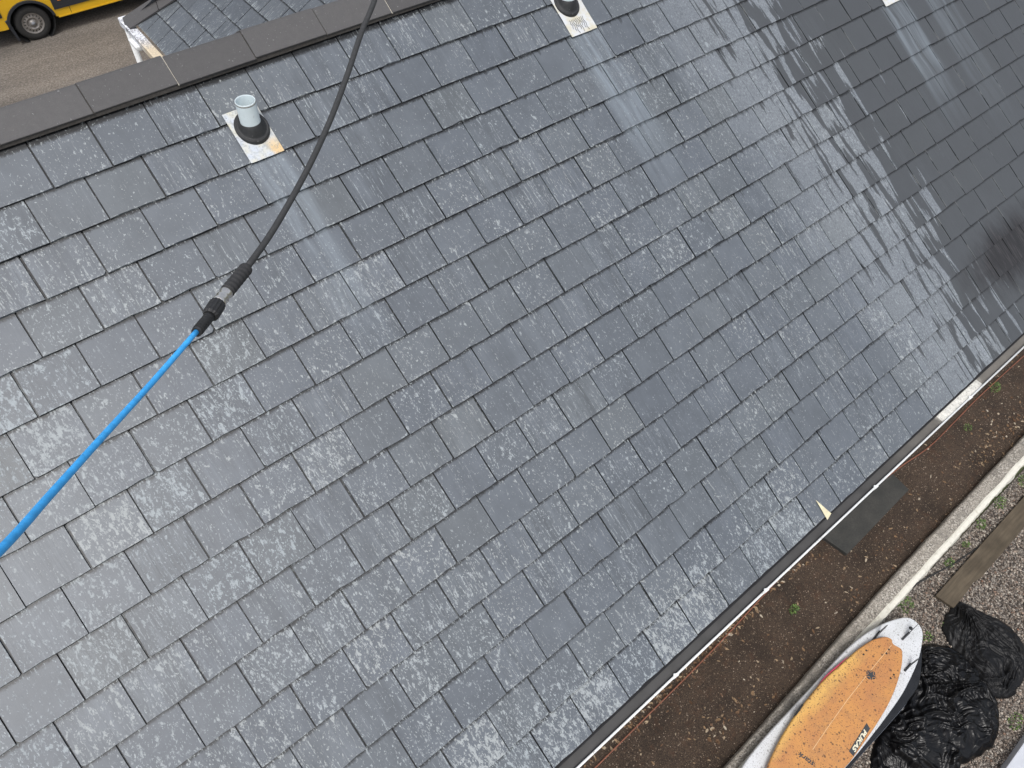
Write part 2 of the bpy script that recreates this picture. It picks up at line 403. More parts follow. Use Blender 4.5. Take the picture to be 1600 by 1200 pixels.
TILT = -math.atan(TH / G)
def place(u_c, k, q, base):
    """matrix of a slate in roof coordinates"""
    jx, jy = q.gauss(0, .0012), q.gauss(0, .0016)
    lift = abs(q.gauss(0, .0012)) + (q.uniform(.001, .0045) if q.random() < .2 else 0)
    rx = TILT - lift / .3 ; ry = q.gauss(0, .0028); rz = q.gauss(0, .0028)
    return Matrix.Translation((u_c * W + jx, -k * G + jy, lift)) @ Matrix.Rotation(rz, 4, 'Z') @ Matrix.Rotation(ry, 4, 'Y') @ Matrix.Rotation(rx, 4, 'X')
def area2d(mm, w_=W):
    pts = []
    for x, y in ((-.15, 0), (.15, 0), (.15, G), (-.15, G)):
        p = proj(mm @ Vector((x, y, 0)))
        if p is None: return 0
        pts.append(p)
    if all(p[0] < 0 for p in pts) or all(p[0] > 1600 for p in pts) or all(p[1] < 0 for p in pts) or all(p[1] > 1200 for p in pts): return 0
    # clip to the frame
    poly = clip(clip(clip(clip(pts, -1, 0, 0), 1, 0, 1600), 0, -1, 0), 0, 1, 1200)
    if len(poly) < 3: return 0
    return abs(sum(poly[i][0] * poly[(i + 1) % len(poly)][1] - poly[(i + 1) % len(poly)][0] * poly[i][1] for i in range(len(poly)))) / 2
def join_slates(name, items, parent, mat):
    vs = []; fs = []; uvs = []; rnd = []
    for me, mm, rv in items:
        b = len(vs)
        vs += [mm @ v_.co for v_ in me.vertices]
        ul = me.uv_layers[0].data
        for p in me.polygons:
            fs.append(tuple(b + i for i in p.vertices)); rnd.append(rv)
            for li in p.loop_indices: uvs.append(tuple(ul[li].uv))
    nm = pyd('slates', vs, fs); u2 = nm.uv_layers.new(name='UVMap'); u2.data.foreach_set('uv', [c_ for t in uvs for c_ in t])
    fattr(nm, 'rnd', rnd); o = link(name, nm, mat, parent); o['kind'] = 'stuff'; return o
cells = []
q = random.Random(5)
for k_ in range(1, 18):
    for i in range(-12, 28):
        u = i + (.5 if k_ % 2 else 0)        # joints of odd courses fall on whole numbers
        mm = place(u, k_, q, 0); me = q.choice(protos if k_ > 1 else tops)
        cells.append((area2d(RM @ mm), mm, me, q.random()))
cells.sort(key=lambda c_: -c_[0])
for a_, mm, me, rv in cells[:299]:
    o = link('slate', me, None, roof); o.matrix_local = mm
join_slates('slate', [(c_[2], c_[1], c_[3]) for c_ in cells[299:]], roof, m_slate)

# ridge tiles
def mat_ridge():
    k = NB('ridge_tile'); p = k.pos(); n = k.noise(p, 30, 5, .6); f_ = k.noise(p, 300, 3, .7); s = k.noise(p, 85, 3, .6, .4)
    rr = k.n('ShaderNodeObjectInfo').outputs['Random']
    c = k.fmul(k.mix(n, (.066, .064, .065), (.092, .089, .088)), k.rng(rr, 0, 1, .88, 1.1)); c = k.fmul(c, k.rng(f_, .3, .7, .82, 1.15))
    c = k.mix(k.rng(s, .69, .73, 0, .8), c, (.38, .39, .38)); k.bump(f_, .3, .002); return k.set(c, .62)
m_ridge = mat_ridge(); m_mortar = simple('mortar', (.055, .05, .045), .95, .3, 60, bump=.5); m_mortar_l = simple('pale_mortar', (.5, .47, .4), .95, .2, 60)
def ridge_mesh(L, wing=.178, pf=PITCH, pb=R_(34), th=.016):
    # local: x along ridge, crest at origin; front wing falls to -y
    pts = []
    for (a, ln, sgn) in ((pf, wing, -1), (pb, wing, 1)):
        pass
    F = lambda d, n: (-math.cos(pf) * d - math.sin(pf) * n, -math.sin(pf) * d + math.cos(pf) * n)
    B = lambda d, n: (math.cos(pb) * d + math.sin(pb) * n, -math.sin(pb) * d + math.cos(pb) * n)
    prof = [F(wing, -.012), F(wing + .001, -.002), F(wing - .004, 0), F(.025, 0), F(.010, -.0018), (0, -.0045), B(.010, -.0018), B(.025, 0), B(wing, 0), B(wing, -th), (0, -th - .006), F(wing - .008, -th), F(wing - .004, -.03), F(wing, -.028)]
    # ccw check is handled by recalc
    return bevel(extr(prof, 0, L, 'ridge'), .0015, 1, 60)
CR = RM @ Vector((0, .83 * G - .0, .030))
crest = link('ridge', None, None, roof)
crest.matrix_local = RM.inverted() @ Matrix.Translation(CR)
RT = 1.54 * W
rme = ridge_mesh(RT - .005); rme.materials.append(m_ridge)
x = (-.27 - 1.54 * 6) * W
i = 0
while x < 8.2:
    o = link('ridge_tile', rme, None, crest); o.location = (x, rng.gauss(0, .0018), rng.gauss(0, .0022)); o.rotation_euler = (rng.gauss(0, .008), rng.gauss(0, .0035), rng.gauss(0, .0035))
    x += RT; i += 1
link('mortar', extr([(-.150, -.116), (-.146, -.092), (0, -.022), (.15, -.115), (.15, -.16), (0, -.08)], -3.4, 8.3), m_mortar, crest)
# pale joints between ridge tiles
m_mortar_d = simple('dark_mortar', (.05, .045, .04), .95, .3, 60)
for j in range(i):
    x0 = (-.27 - 1.54 * 6) * W + RT * j - .0055; t_ = .0045 if j in (6, 5) else .0055
    jv = []
    for xx in (x0 + .0055 - t_, x0 + .0055): jv += [(xx, -.157, -.0925), (xx, -.004, -.0055), (xx, .003, -.0065), (xx, .15, -.108)]
    jo = link('joint_mortar', fix(pyd('joint', jv, [(0, 1, 5, 4), (1, 2, 6, 5), (2, 3, 7, 6)])), m_mortar_l if j in (6, 9) else m_mortar_d, crest)

# back slope, walls
bs = extr([(.0, -.04), (.05, .0), (3.3, -2.2), (3.3, -2.3), (0, -.15)], -3.6, 8.4)
link('back_slope', bs, simple('back_slates', (.12, .13, .145), .6, .2, 6, bump=.3), house)
def mat_render():
    k = NB('white_render'); p = k.pos(); n = k.noise(p, 90, 4, .7); b = k.noise(p, 1.3, 5, .6)
    k.bump(n, .4, .004); return k.set(k.fmul(k.mix(0., (.7, .68, .63), (0, 0, 0)), k.rng(b, .35, .65, .88, 1.04)), .9)
m_render = mat_render()
wv = []
for x0, x1, y0, y1 in ((-3.3, 8.1, -3.42, -3.2), (-3.3, 8.1, 2.9, 3.1), (-3.3, -3.08, -3.2, 2.9), (7.88, 8.1, -3.2, 2.9)):
    link('wall', box(x0, x1, y0, y1, -5.4, -2.12 if y0 != -3.2 else -2.1), m_render, house)
for x0 in (-3.3, 7.88):
    g_ = fix(pyd('gable', [(x0 + dx_, y_, z_) for dx_ in (0, .22) for y_, z_ in ((-3.2, -2.1), (2.9, -2.1), (.1, -.12))], [(0, 1, 2), (3, 5, 4), (0, 3, 4, 1), (1, 4, 5, 2), (2, 5, 3, 0)]))
    link('gable_wall', g_, m_render, house)
m_upvc = simple('white_upvc', (.75, .76, .75), .35, .06, 8, speck=(60, .62, (.25, .23, .19), .6))
link('fascia', box(-3.4, 8.2, YE + .045, YE + .065, ZE - .24, ZE - .035), m_upvc, house)
link('soffit', box(-3.4, 8.2, YE + .066, -3.421, ZE - .24, ZE - .222), m_upvc, house)
for wx in (-2.2, .6, 5.4):
    wf = link('window', box(wx, wx + 1.2, -3.45, -3.421, -3.75, -2.6, bv=.004), m_upvc, house)
    for px_ in (.06, .63):
        link('pane', box(wx + px_, wx + px_ + .51, -3.462, -3.451, -3.69, -2.66), simple('window_glass', (.03, .035, .04), .08), wf)
    link('sill', box(wx - .05, wx + 1.25, -3.53, -3.452, -3.79, -3.752), m_upvc, wf)

# gutter
def mat_gutter_in():
    k = NB('gutter_inside'); p = k.pos(); x, y, z = k.sep(p)
    n = k.noise(p, 9, 5, .6); s = k.noise(p, 140, 3, .7)
    c = k.mix(k.rng(x, 2.6, 3.9, smooth=True), (.060, .059, .058), (.15, .14, .125))
    c = k.fmul(c, k.rng(n, .3, .7, .85, 1.2))
    wz = k.mul(k.rng(k.add(x, k.mul(k.sub(n, .5), .2)), 3.62, 3.72), k.rng(k.add(x, k.mul(k.sub(n, .5), .3)), 4.16, 4.3, 1, 0))
    c = k.mix(wz, c, k.mix(k.rng(s, .62, .7), (.62, .6, .54), (.12, .11, .09)))
    return k.set(c, .7)
m_gut = mat_gutter_in()
gut = link('gutter', None, None, house); gut.location = (0, YE, ZE)
def arc(r, cy, cz, a0, a1, n): return [(cy + r * math.cos(R_(a0 + (a1 - a0) * i / n)), cz + r * math.sin(R_(a0 + (a1 - a0) * i / n))) for i in range(n + 1)]
gcy, gcz, gr = -.022, -.034, .056
outer = arc(gr, gcy, gcz, 180, 360, 14); inner = arc(gr - .003, gcy, gcz, 360, 180, 14)
link('channel', extr(outer + [(gcy + gr, gcz + .002)] + inner, -3.5, 8.3, smooth=False), m_upvc, gut)
link('silt', extr([(gcy - .046, gcz - .027), (gcy - .02, gcz - .0235), (gcy + .02, gcz - .022), (gcy + .046, gcz - .027), (gcy, gcz - .0525)], -3.5, 8.3), m_gut, gut)
link('rim', tube([(-3.5, gcy - gr - .001, gcz + .001), (8.3, gcy - gr - .001, gcz + .001)], .0075, 8), m_upvc, gut)
m_dark_in = simple('gutter_lining', (.05, .05, .05), .6, .2, 10)
link('lining', extr(arc(gr - .0045, gcy, gcz - .0005, 197, 352, 12) + arc(gr - .0055, gcy, gcz - .0005, 352, 197, 12), -3.5, 8.3), m_gut, gut)
# the white splattered length, lying over the silt
sv = []; sf = []; nx = 60
for i in range(nx):
    x = 3.66 + .60 * i / (nx - 1)
    for j in range(9):
        t = j / 8; a = gcy - .051 + .1 * t
        e_ = min(1, min(i, nx - 1 - i) / 6)
        sv.append((x, a, gcz - .024 + e_ * (.018 + .008 * noise.noise(Vector((x * 40, t * 6, 0))))))
for i in range(nx - 1):
    for j in range(8): sf.append((i * 9 + j, (i + 1) * 9 + j, (i + 1) * 9 + j + 1, i * 9 + j + 1))
link('white_grit', pyd('grit', sv, sf, True), simple('white_grit', (.66, .65, .6), .9, .2, 40, bump=.6, speck=(110, .6, (.1, .09, .07), .85)), gut)
for bx in (.62, 1.48, 2.72, 4.02, 5.35, 6.9, -.6, -1.8):
    br = link('bracket', fix(pyd('bracket', *(lambda o_, n_: ([(xx, y_, z_) for xx in (-.021, .021) for y_, z_ in o_], [tuple(range(n_))[::-1], tuple(range(n_, 2 * n_))] + [(i_, (i_ + 1) % n_, n_ + (i_ + 1) % n_, n_ + i_) for i_ in range(n_)]))(
        arc(gr + .011, gcy, gcz, 176, 300, 10) + arc(gr + .002, gcy, gcz, 300, 176, 10), 22))), m_upvc, gut); br.location = (bx, 0, 0)
    cl = link('clip', prism([(-.022, gcy - gr - .011), (.018, gcy - gr - .013), (.02, gcy - gr + .001), (.006, gcy - gr + .008), (-.004, gcy - gr + .014), (-.018, gcy - gr + .001)], gcz - .004, gcz + .012, bv=.002), m_upvc, br)

# droplets on the gutter's inner lip and gutter edge felt
link('eave_felt', extr([(YE + .02, ZE - .03), (YE - .008, ZE - .022), (YE - .012, ZE - .032), (YE + .02, ZE - .04)], -3.5, 8.3), m_deck, house)

# flashings and vent pipes
m_lead = NB('white_flashing'); _p = m_lead.pos(); _n = m_lead.noise(_p, 14, 5, .6); _s = m_lead.noise(_p, 130, 3, .6, .4)
_c = m_lead.mix(m_lead.rng(_n, .42, .62), (.58, .60, .62), (.56, .53, .42))
_c = m_lead.mix(m_lead.rng(_s, .66, .7, 0, .8), _c, (.14, .14, .14)); m_lead.bump(_n, .3, .004); m_lead_plain = m_lead.set(_c, .55)
def mat_stained():
    k = NB('white_flashing_stained'); p = k.obj(roof); x, y, z = k.sep(p); n = k.noise(p, 14, 5, .6); s = k.noise(p, 130, 3, .6, .4)
    c = k.mix(k.rng(n, .4, .62), (.52, .56, .61), (.58, .57, .48))
    f_ = k.mul(k.rng(k.add(x, k.mul(k.sub(n, .5), .1)), .165, .2), k.rng(k.add(y, k.mul(k.sub(n, .5), .12)), -.40, -.45))
    c = k.mix(k.mul(f_, .85), c, (.68, .46, .2)); c = k.mix(k.rng(s, .62, .67, 0, .8), c, (.14, .14, .14)); c = k.mix(k.rng(k.noise(p, 40, 5, .7), .5, .62, 0, .45), c, (.22, .24, .26)); return k.set(c, .55)
m_stain = mat_stained()
m_rubber = simple('black_rubber', (.022, .023, .024), .55, .3, 25, bump=.2, speck=(90, .68, (.25, .25, .25), .5))
m_pipe = simple('weathered_white_pipe', (.62, .7, .72), .45, .06, 10, speck=(95, .66, (.17, .15, .13), .8)); m_pipe_in = simple('pipe_inside', (.58, .66, .66), .6, .05)
m_ink = simple('black_ink', (.03, .03, .03), .7)
def vent(ua, ub, va, vb, uc, vc, mat, ptop=.20, tone='white'):
    sh_v = []; n = 12
    x0, x1, y0, y1 = ua * W, ub * W, -vb * G, -va * G
    vs = []; fs = []
    for j in range(9):
        for i_ in range(7):
            x_ = x0 + (x1 - x0) * i_ / 6; y_ = y0 + (y1 - y0) * j / 8
            vs.append((x_ + (.0015 * noise.noise(Vector((y_ * 30, i_, ua))) if i_ in (0, 6) else 0), y_ + (.003 * noise.noise(Vector((x_ * 40, 1, ub))) if j == 0 else 0), .0075 - (.006 * (1 - j / 8) if False else 0) + .0022 * noise.noise(Vector((x_ * 14, y_ * 14, ua)))))
    for j in range(8):
        for i_ in range(6): fs.append((j * 7 + i_, j * 7 + i_ + 1, (j + 1) * 7 + i_ + 1, (j + 1) * 7 + i_))
    nv = len(vs); vs += [(a, b, c - .003) for a, b, c in vs]; fs += [tuple(nv + t for t in f_[::-1]) for f_ in fs[:]]
    ring = [i_ for i_ in range(7)] + [j * 7 + 6 for j in range(1, 9)] + [8 * 7 + i_ for i_ in range(5, -1, -1)] + [j * 7 for j in range(7, 0, -1)]
    for a in range(len(ring)): b = ring[(a + 1) % len(ring)]; fs.append((ring[a], nv + ring[a], nv + b, b))
    fl = link('flashing', fix(pyd('flashing', vs, fs, False)), mat, roof)
    cx, cy = uc * W, -vc * G
    M3 = Matrix.Translation((cx, cy, .012))
    # boot: a rubber cone, elliptical on the slope
    prof = [(.094, -.006), (.093, .003), (.088, .008), (.084, .009), (.081, .006), (.074, .010), (.069, .018), (.063, .028), (.0585, .038), (.056, .04)]
    seg = 40; v2 = []; f2 = []
    upl = Vector((0, sp, cp))                     # true vertical in roof coordinates
    for r_, h_ in prof:
        for a in range(seg):
            th = 2 * math.pi * a / seg; kx = min(1, max(0, h_ / .04))
            # lower rings lie in the roof plane, upper rings square to the pipe
            A = Vector((r_ * math.cos(th), r_ * math.sin(th) * 1.12, h_))
            e1 = Vector((1, 0, 0)); e2 = Vector((0, cp, -sp))
            Bv = e1 * (r_ * math.cos(th)) + e2 * (r_ * math.sin(th)) + upl * h_
            v2.append(A.lerp(Bv, kx))
    for a in range(len(prof) - 1):
        for b in range(seg): f2.append((a * seg + b, a * seg + (b + 1) % seg, (a + 1) * seg + (b + 1) % seg, (a + 1) * seg + b))
    bo = link('boot', fix(pyd('boot', v2, f2, True)), m_rubber, fl); bo.matrix_local = M3
    pr_ = [(.055, -.12), (.055, ptop - .004), (.0545, ptop - .001), (.053, ptop), (.0505, ptop - .001), (.0498, ptop - .004), (.0498, -.12)]
    pme = lathe(pr_, 40, 'pipe'); pi = link('vent_pipe', pme, m_pipe, fl)
    MM = Matrix.Identity(4); Zv = upl; Xv = Vector((1, 0, 0)); Yv = Zv.cross(Xv)
    for i_ in range(3): MM[i_][0] = Xv[i_]; MM[i_][1] = Yv[i_]; MM[i_][2] = Zv[i_]; MM[i_][3] = (M3.translation)[i_]
    pi.matrix_local = MM
    cap = link('pipe_collar', lathe([(.0553, ptop - .013), (.0558, ptop - .012), (.0558, ptop - .006), (.0553, ptop - .005)], 40), simple('collar_grime', (.3, .3, .28), .8, .4, 40), fl); cap.matrix_local = MM
    return fl
f1 = vent(.13, .81, .78, 2.02, .50, 1.28, m_stain, .168); f1['label'] = 'white flashing with a rusty orange stain below the left vent pipe'
f2_ = vent(8.15, 8.93, .5, 2.07, 8.50, 1.14, m_lead_plain, .15); f2_['label'] = 'white flashing with dark scribbled print below the second vent pipe'
f3 = vent(18.58, 19.45, 3.6, 5.1, 18.95, 4.2, m_lead_plain, .18)
# scribbled stock print on the second flashing
for i_ in range(9):
    xs = 8.3 * W + .0145 * i_; pts = [(xs + .004 * math.sin(j * 1.7 + i_), -1.62 * G - j * (.009 + .003 * ((i_ * 7) % 3)), .0125) for j in range(8)]
    link('printed_line', tube(pts, .0013, 4), m_ink, f2_)

# broken cream shard sticking out at the eave
sh = link('plastic_shard', prism([(7.38 * W, -16.44 * G), (7.47 * W + .028, -17.02 * G), (7.30 * W + .022, -17.08 * G)], .009, .0125, bv=.0006), simple('cream_plastic', (.68, .62, .42), .6, .15, 25), None, label='small cream triangular shard lying on the slates at the gutter edge', category='shard')
sh.matrix_world = RM.copy()

# ------------------------------------------------------------------ wing behind the ridge
WP = R_(30); cw_, sw_ = math.cos(WP), math.sin(WP)
wing = link('hipped_wing', None, None, None, label='lower slate roofed wing behind the ridge, its slates running at right angles', category='building')
wdeck = prism([(-5.0, .02), (-1.0, .02), (-1.0, 4.6), (-5.0 + 1.9, 4.6)], -.075, -.034)
wroof, WM = frame_obj('roof', (.93, 0, -2.10), (0, -1, 0), (cw_, 0, sw_), (-sw_, 0, cw_), wdeck, m_deck, wing)
m_slate2 = mat_slate('wing_slate', wroof, False)
HX, HA = -4.93, math.tan(R_(23))             # hip line in roof coordinates: x = HX + HA*y
wc = []
for k_ in range(0, 19):
    for i in range(-18, -3):
        xc = (i + (.5 if k_ % 2 else 0)) * W; y0 = k_ * G
        q_ = random.Random(k_ * 100 + i)
        pts = slate_outline(q_, W - GAP, .5 if k_ > 0 else .3)
        pts = clip(pts, -1, HA, (xc - HX) - HA * y0 + 0.)       # keep x_local >= HX + HA*y
        if len(pts) < 3 or max(p[0] for p in pts) - min(p[0] for p in pts) < .03: continue
        if min(p[1] for p in pts) > G: continue
        me = slate_mesh('slate', pts, W)
        mm = Matrix.Translation((xc, y0, abs(q_.gauss(0, .0012)))) @ Matrix.Rotation(TILT, 4, 'X') @ Matrix.Rotation(q_.gauss(0, .004), 4, 'Z')
        wc.append((area2d(WM @ mm), mm, me, q_.random()))
wc.sort(key=lambda c_: -c_[0])
nvis = min(160, sum(1 for c_ in wc if c_[0] > 40))
for a_, mm, me, rv in wc[:nvis]:
    me.materials.append(m_slate2); o = link('slate', me, None, wroof); o.matrix_local = mm
join_slates('slate', [(c_[2], c_[1], c_[3]) for c_ in wc[nvis:]], wroof, m_slate2)
# hip tiles
hd = Vector((HA, 1, 0)).normalized(); nn = Vector((hd.y, -hd.x, 0))
h0 = Vector((HX, 0, 0)) - hd * .09
for j in range(9):
    a = h0 + hd * (.46 * j); b = a + hd * .452
    P = [a - nn * .06, a + nn * .115, b + nn * .115, b - nn * .06]
    vs = [p + Vector((0, 0, .055 if i_ in (0, 3) else .022)) for i_, p in enumerate(P)] + [p + Vector((0, 0, .035 if i_ in (0, 3) else .004)) for i_, p in enumerate(P)]
    me = fix(pyd('hip', vs, [(0, 1, 2, 3), (4, 7, 6, 5), (0, 4, 5, 1), (1, 5, 6, 2), (2, 6, 7, 3), (0, 3, 7, 4)]))
    link('hip_tile', me, m_ridge, wroof)
# wing gutter, white with grey scribbled dirt, and outlet
def mat_wgut():
    k = NB('wing_gutter'); p = k.pos(); x, y, z = k.sep(p); n = k.noise(p, 9, 5, .6, 1.6); s = k.noise(p, 26, 4, .6, 1.2)
    c = k.mix(k.rng(y, 4.35, 4.6), (.68, .58, .42), (.74, .76, .8))
    ln = k.rng(k.M('ABSOLUTE', k.sub(n, .5)), .012, .03, 1, 0); c = k.mix(k.mul(ln, k.rng(y, 4.3, 4.5, .25, .9)), c, (.12, .11, .12))
    c = k.mix(k.rng(s, .66, .7, 0, .8), c, (.2, .14, .08)); return k.set(c, .6)
m_wgut = mat_wgut()
wg = link('gutter', None, None, wing)
def prof_y(profile, y0, y1):     # profile in (x,z) swept along y
    n = len(profile); v = [(x_, y_, z_) for y_ in (y0, y1) for x_, z_ in profile]
    return fix(pyd('sweep', v, [(i_, (i_ + 1) % n, n + (i_ + 1) % n, n + i_) for i_ in range(n)] + [tuple(range(n))[::-1], tuple(range(n, 2 * n))]))
ge = .90
link('channel', prof_y([(ge + .02, -2.14), (ge + .02, -2.2), (ge - .08, -2.2), (ge - .082, -2.118), (ge - .062, -2.116), (ge - .058, -2.135)], 1.5, 5.03), m_wgut, wg)
link('stop_end', bevel(prof_y([(ge + .022, -2.10), (ge + .022, -2.205), (ge - .086, -2.205), (ge - .086, -2.10)], 5.031, 5.09), .012, 2), m_wgut, wg)
link('outlet', bevel(prof_y([(ge - .05, -2.201), (ge - .13, -2.201), (ge - .12, -2.25), (ge - .06, -2.26)], 4.58, 4.80), .015, 2), m_upvc, wg)
dp = link('downpipe', tube([(ge - .0, 5.2, -2.25), (ge - .0, 5.2, -5.15)], .034, 16), m_upvc, wing)
link('swan_neck', tube(catmull([(ge - .03, 5.06, -2.16), (ge - .03, 5.13, -2.19), (ge, 5.2, -2.27)], 5), .02, 10), m_upvc, wing)
for x0, x1, y0, y1 in ((1.1, 1.3, 2.9, 4.75), (1.3, 6.4, 4.55, 4.75), (6.4, 6.6, 3.11, 4.75)):
    link('wall', box(x0, x1, y0, y1, -5.4, -2.2), m_render, wing)
link('hip_end', fix(pyd('hipend', [(.85, 5.0, -2.16), (6.7, 5.0, -2.16), (4.6, 3.3, .05), (3.2, 3.3, .05)], [(0, 1, 2, 3)])), simple('hip_end_slates', (.12, .13, .145), .6, .2, 6), wing)
link('far_slope', fix(pyd('farslope', [(6.7, 5.0, -2.16), (6.7, 1.2, -2.16), (4.6, 1.2, .05), (4.6, 3.3, .05)], [(0, 1, 2, 3)])), simple('far_slates', (.12, .13, .145), .6, .2, 6), wing)

# ------------------------------------------------------------------ garden: kerb wall
def mat_kerb_top():
    k = NB('mossy_concrete'); p = k.pos(); n = k.noise(p, 5, 6, .65); v = k.voro(p, 95, out=1); r_, g_, b_ = k.sep(v); fn = k.noise(p, 150, 3, .7)
    c = k.mix(k.rng(n, .4, .6), (.30, .275, .235), (.14, .13, .115))
    pebs = k.ramp(r_, [(0, (.1, .09, .08)), (.5, (.3, .27, .23)), (1, (.55, .52, .46))])
    c = k.mix(k.rng(k.noise(p, 7, 3, .6), .40, .56, .3, .9), c, pebs); c = k.mix(k.rng(fn, .62, .68, 0, .7), c, (.06, .06, .05))
    k.bump(k.add(n, k.mul(fn, .6)), .8, .01); return k.set(c, .9)
def mat_whitewash():
    k = NB('whitewash'); p = k.pos(); n = k.noise(p, 9, 6, .7); fn = k.noise(p, 120, 3, .7)
    c = k.mix(k.rng(n, .5, .66, 0, .7), (.7, .68, .6), (.46, .43, .35)); c = k.mix(k.rng(fn, .64, .7, 0, .75), c, (.14, .12, .09)); k.bump(k.add(n, fn), .7, .008); return k.set(c, .85)
kerb = link('garden_kerb', None, None, None, label='low mossy concrete kerb with a whitewashed outer edge beside the soil bed', category='kerb')
kv = []; kf = []; N = 150
for i in range(N):
    x = -2.5 + 11.5 * i / (N - 1)
    ya = -4.445 + .02 * (x - 1.3) + (.028 if x > 4 else .028 * max(0, (x - 1.3) / 2.7)); yb = -4.588 + .009 * (x - 1.6)
    if x > 4: ya = -4.363 + .008 * (x - 4)
    ya -= .048; yb += .018
    wz = lambda a, s_: .008 * noise.noise(Vector((x * s_, a, 0)))
    kv += [(x, ya + .012 + wz(1, 4), GR - .05), (x, ya + .004 + wz(1, 4), -4.515 + wz(2, 6)), (x, ya - .008 + wz(1, 4), -4.503 + wz(2, 6)), (x, (ya + yb) / 2, -4.5 + wz(3, 5)), (x, yb + .01 + wz(5, 3), -4.502 + wz(4, 5))]
for i in range(N - 1):
    for j in range(4): kf.append((i * 5 + j, i * 5 + j + 1, (i + 1) * 5 + j + 1, (i + 1) * 5 + j))
link('coping', fix(pyd('kerb', kv, kf, False)), mat_kerb_top(), kerb)
kv = []; kf = []; N = 700
for i in range(N):
    x = -2.5 + 11.5 * i / (N - 1); yb = -4.570 + .009 * (x - 1.6); nz = lambda a, s_, m_=.006: m_ * noise.noise(Vector((x * s_, a, 7)))
    kv += [(x, yb + .012 + .008 * noise.noise(Vector((x * 3, 5, 0))), -4.5 + nz(1, 9)), (x, yb - .004 + nz(2, 18, .003), -4.496 + nz(3, 9, .004)), (x, yb - .046 + nz(4, 18, .006) + nz(8, 45, .004), -4.507 + nz(5, 25, .006)), (x, yb - .062 + nz(6, 5, .02) + nz(7, 30, .012), GR + .02), (x, yb - .075 + nz(6, 5, .022) + nz(7, 22, .01), GR - .03)]
for i in range(N - 1):
    for j in range(4): kf.append((i * 5 + j, i * 5 + j + 1, (i + 1) * 5 + j + 1, (i + 1) * 5 + j))
link('painted_edge', fix(pyd('kedge', kv, kf, False)), mat_whitewash(), kerb)

# gravel pebbles
ico = bmesh.new(); bmesh.ops.create_icosphere(ico, subdivisions=1, radius=1); iv = np.array([v.co[:] for v in ico.verts]); iff = [[v.index for v in f.verts] for f in ico.faces]; ico.free()
iff = np.array(iff)
def pebbles(name, spots, smin, smax, mat, flat=.65, seed=1, **pr):
    rs = np.random.RandomState(seed); n = len(spots); nv = len(iv)
    vs = np.zeros((n, nv, 3)); sc = rs.uniform(smin, smax, (n, 1, 1)) * rs.uniform(.6, 1.25, (n, 1, 3)); sc[:, :, 2] *= flat
    base = iv[None] * (1 + rs.uniform(-.22, .22, (n, nv, 1))) * sc
    a = rs.uniform(0, 6.28, n); ca, sa = np.cos(a)[:, None], np.sin(a)[:, None]; tl = rs.uniform(-.5, .5, n)[:, None]
    X = base[:, :, 0] * ca - base[:, :, 1] * sa; Y = base[:, :, 0] * sa + base[:, :, 1] * ca; Z = base[:, :, 2] + X * tl * .5
    vs[:, :, 0] = X + spots[:, 0:1]; vs[:, :, 1] = Y + spots[:, 1:2]; vs[:, :, 2] = Z + spots[:, 2:3]
    fs = (iff[None] + (np.arange(n) * nv)[:, None, None]).reshape(-1, 3)
    me = bpy.data.meshes.new(name); me.vertices.add(n * nv); me.vertices.foreach_set('co', vs.reshape(-1))
    me.loops.add(len(fs) * 3); me.loops.foreach_set('vertex_index', fs.reshape(-1)); me.polygons.add(len(fs))
    me.polygons.foreach_set('loop_start', np.arange(0, len(fs) * 3, 3)); me.polygons.foreach_set('loop_total', np.full(len(fs), 3)); me.update(calc_edges=True)
    fattr(me, 'rnd', np.repeat(rs.rand(n), len(iff)))
    me.polygons.foreach_set('use_smooth', [True] * len(me.polygons))
    return link(name, me, mat, None, **pr)
def mat_pebble():
    k = NB('gravel_stone'); r = k.attr('rnd'); n = k.noise(k.pos(), 160, 3, .6)
    c = k.ramp(r, [(0, (.03, .024, .02)), (.22, (.09, .070, .055)), (.45, (.17, .135, .108)), (.62, (.24, .195, .155)), (.8, (.31, .275, .235)), (.92, (.5, .45, .38)), (1, (.2, .11, .07))])
    return k.set(k.fmul(c, k.rng(n, .3, .7, .8, 1.2)), .8)
m_peb = mat_pebble(); rs = np.random.RandomState(3)
n = 30000; X = rs.uniform(2.2, 7.2, n); Y = rs.uniform(-6.6, -4.66, n)
keep = (Y > -6.6 + 0 * X)
sp_ = np.stack([X, Y, GR + rs.uniform(-.002, .009, n)], 1)[keep]
pebbles('gravel', sp_, .0075, .0145, m_peb, .7, 2, kind='stuff')
# grit in the soil bed
n = 26000; X = rs.uniform(.2, 8.6, n); Y = rs.uniform(-4.5, -3.5, n)
Z = np.array([GR + .012 + .028 * noise.noise(Vector((a * 2.1, b * 3, 1))) + .012 * noise.noise(Vector((a * 9, b * 9, 4))) for a, b in zip(X, Y)])
def mat_grit():
    k = NB('soil_grit'); r = k.attr('rnd')
    c = k.ramp(r, [(0, (.012, .008, .006)), (.4, (.045, .030, .020)), (.65, (.10, .070, .048)), (.85, (.21, .16, .115)), (1, (.36, .29, .23))]); return k.set(c, .9)
pebbles('soil_crumbs', np.stack([X, Y, Z], 1), .0026, .0064, mat_grit(), .8, 4, kind='stuff')

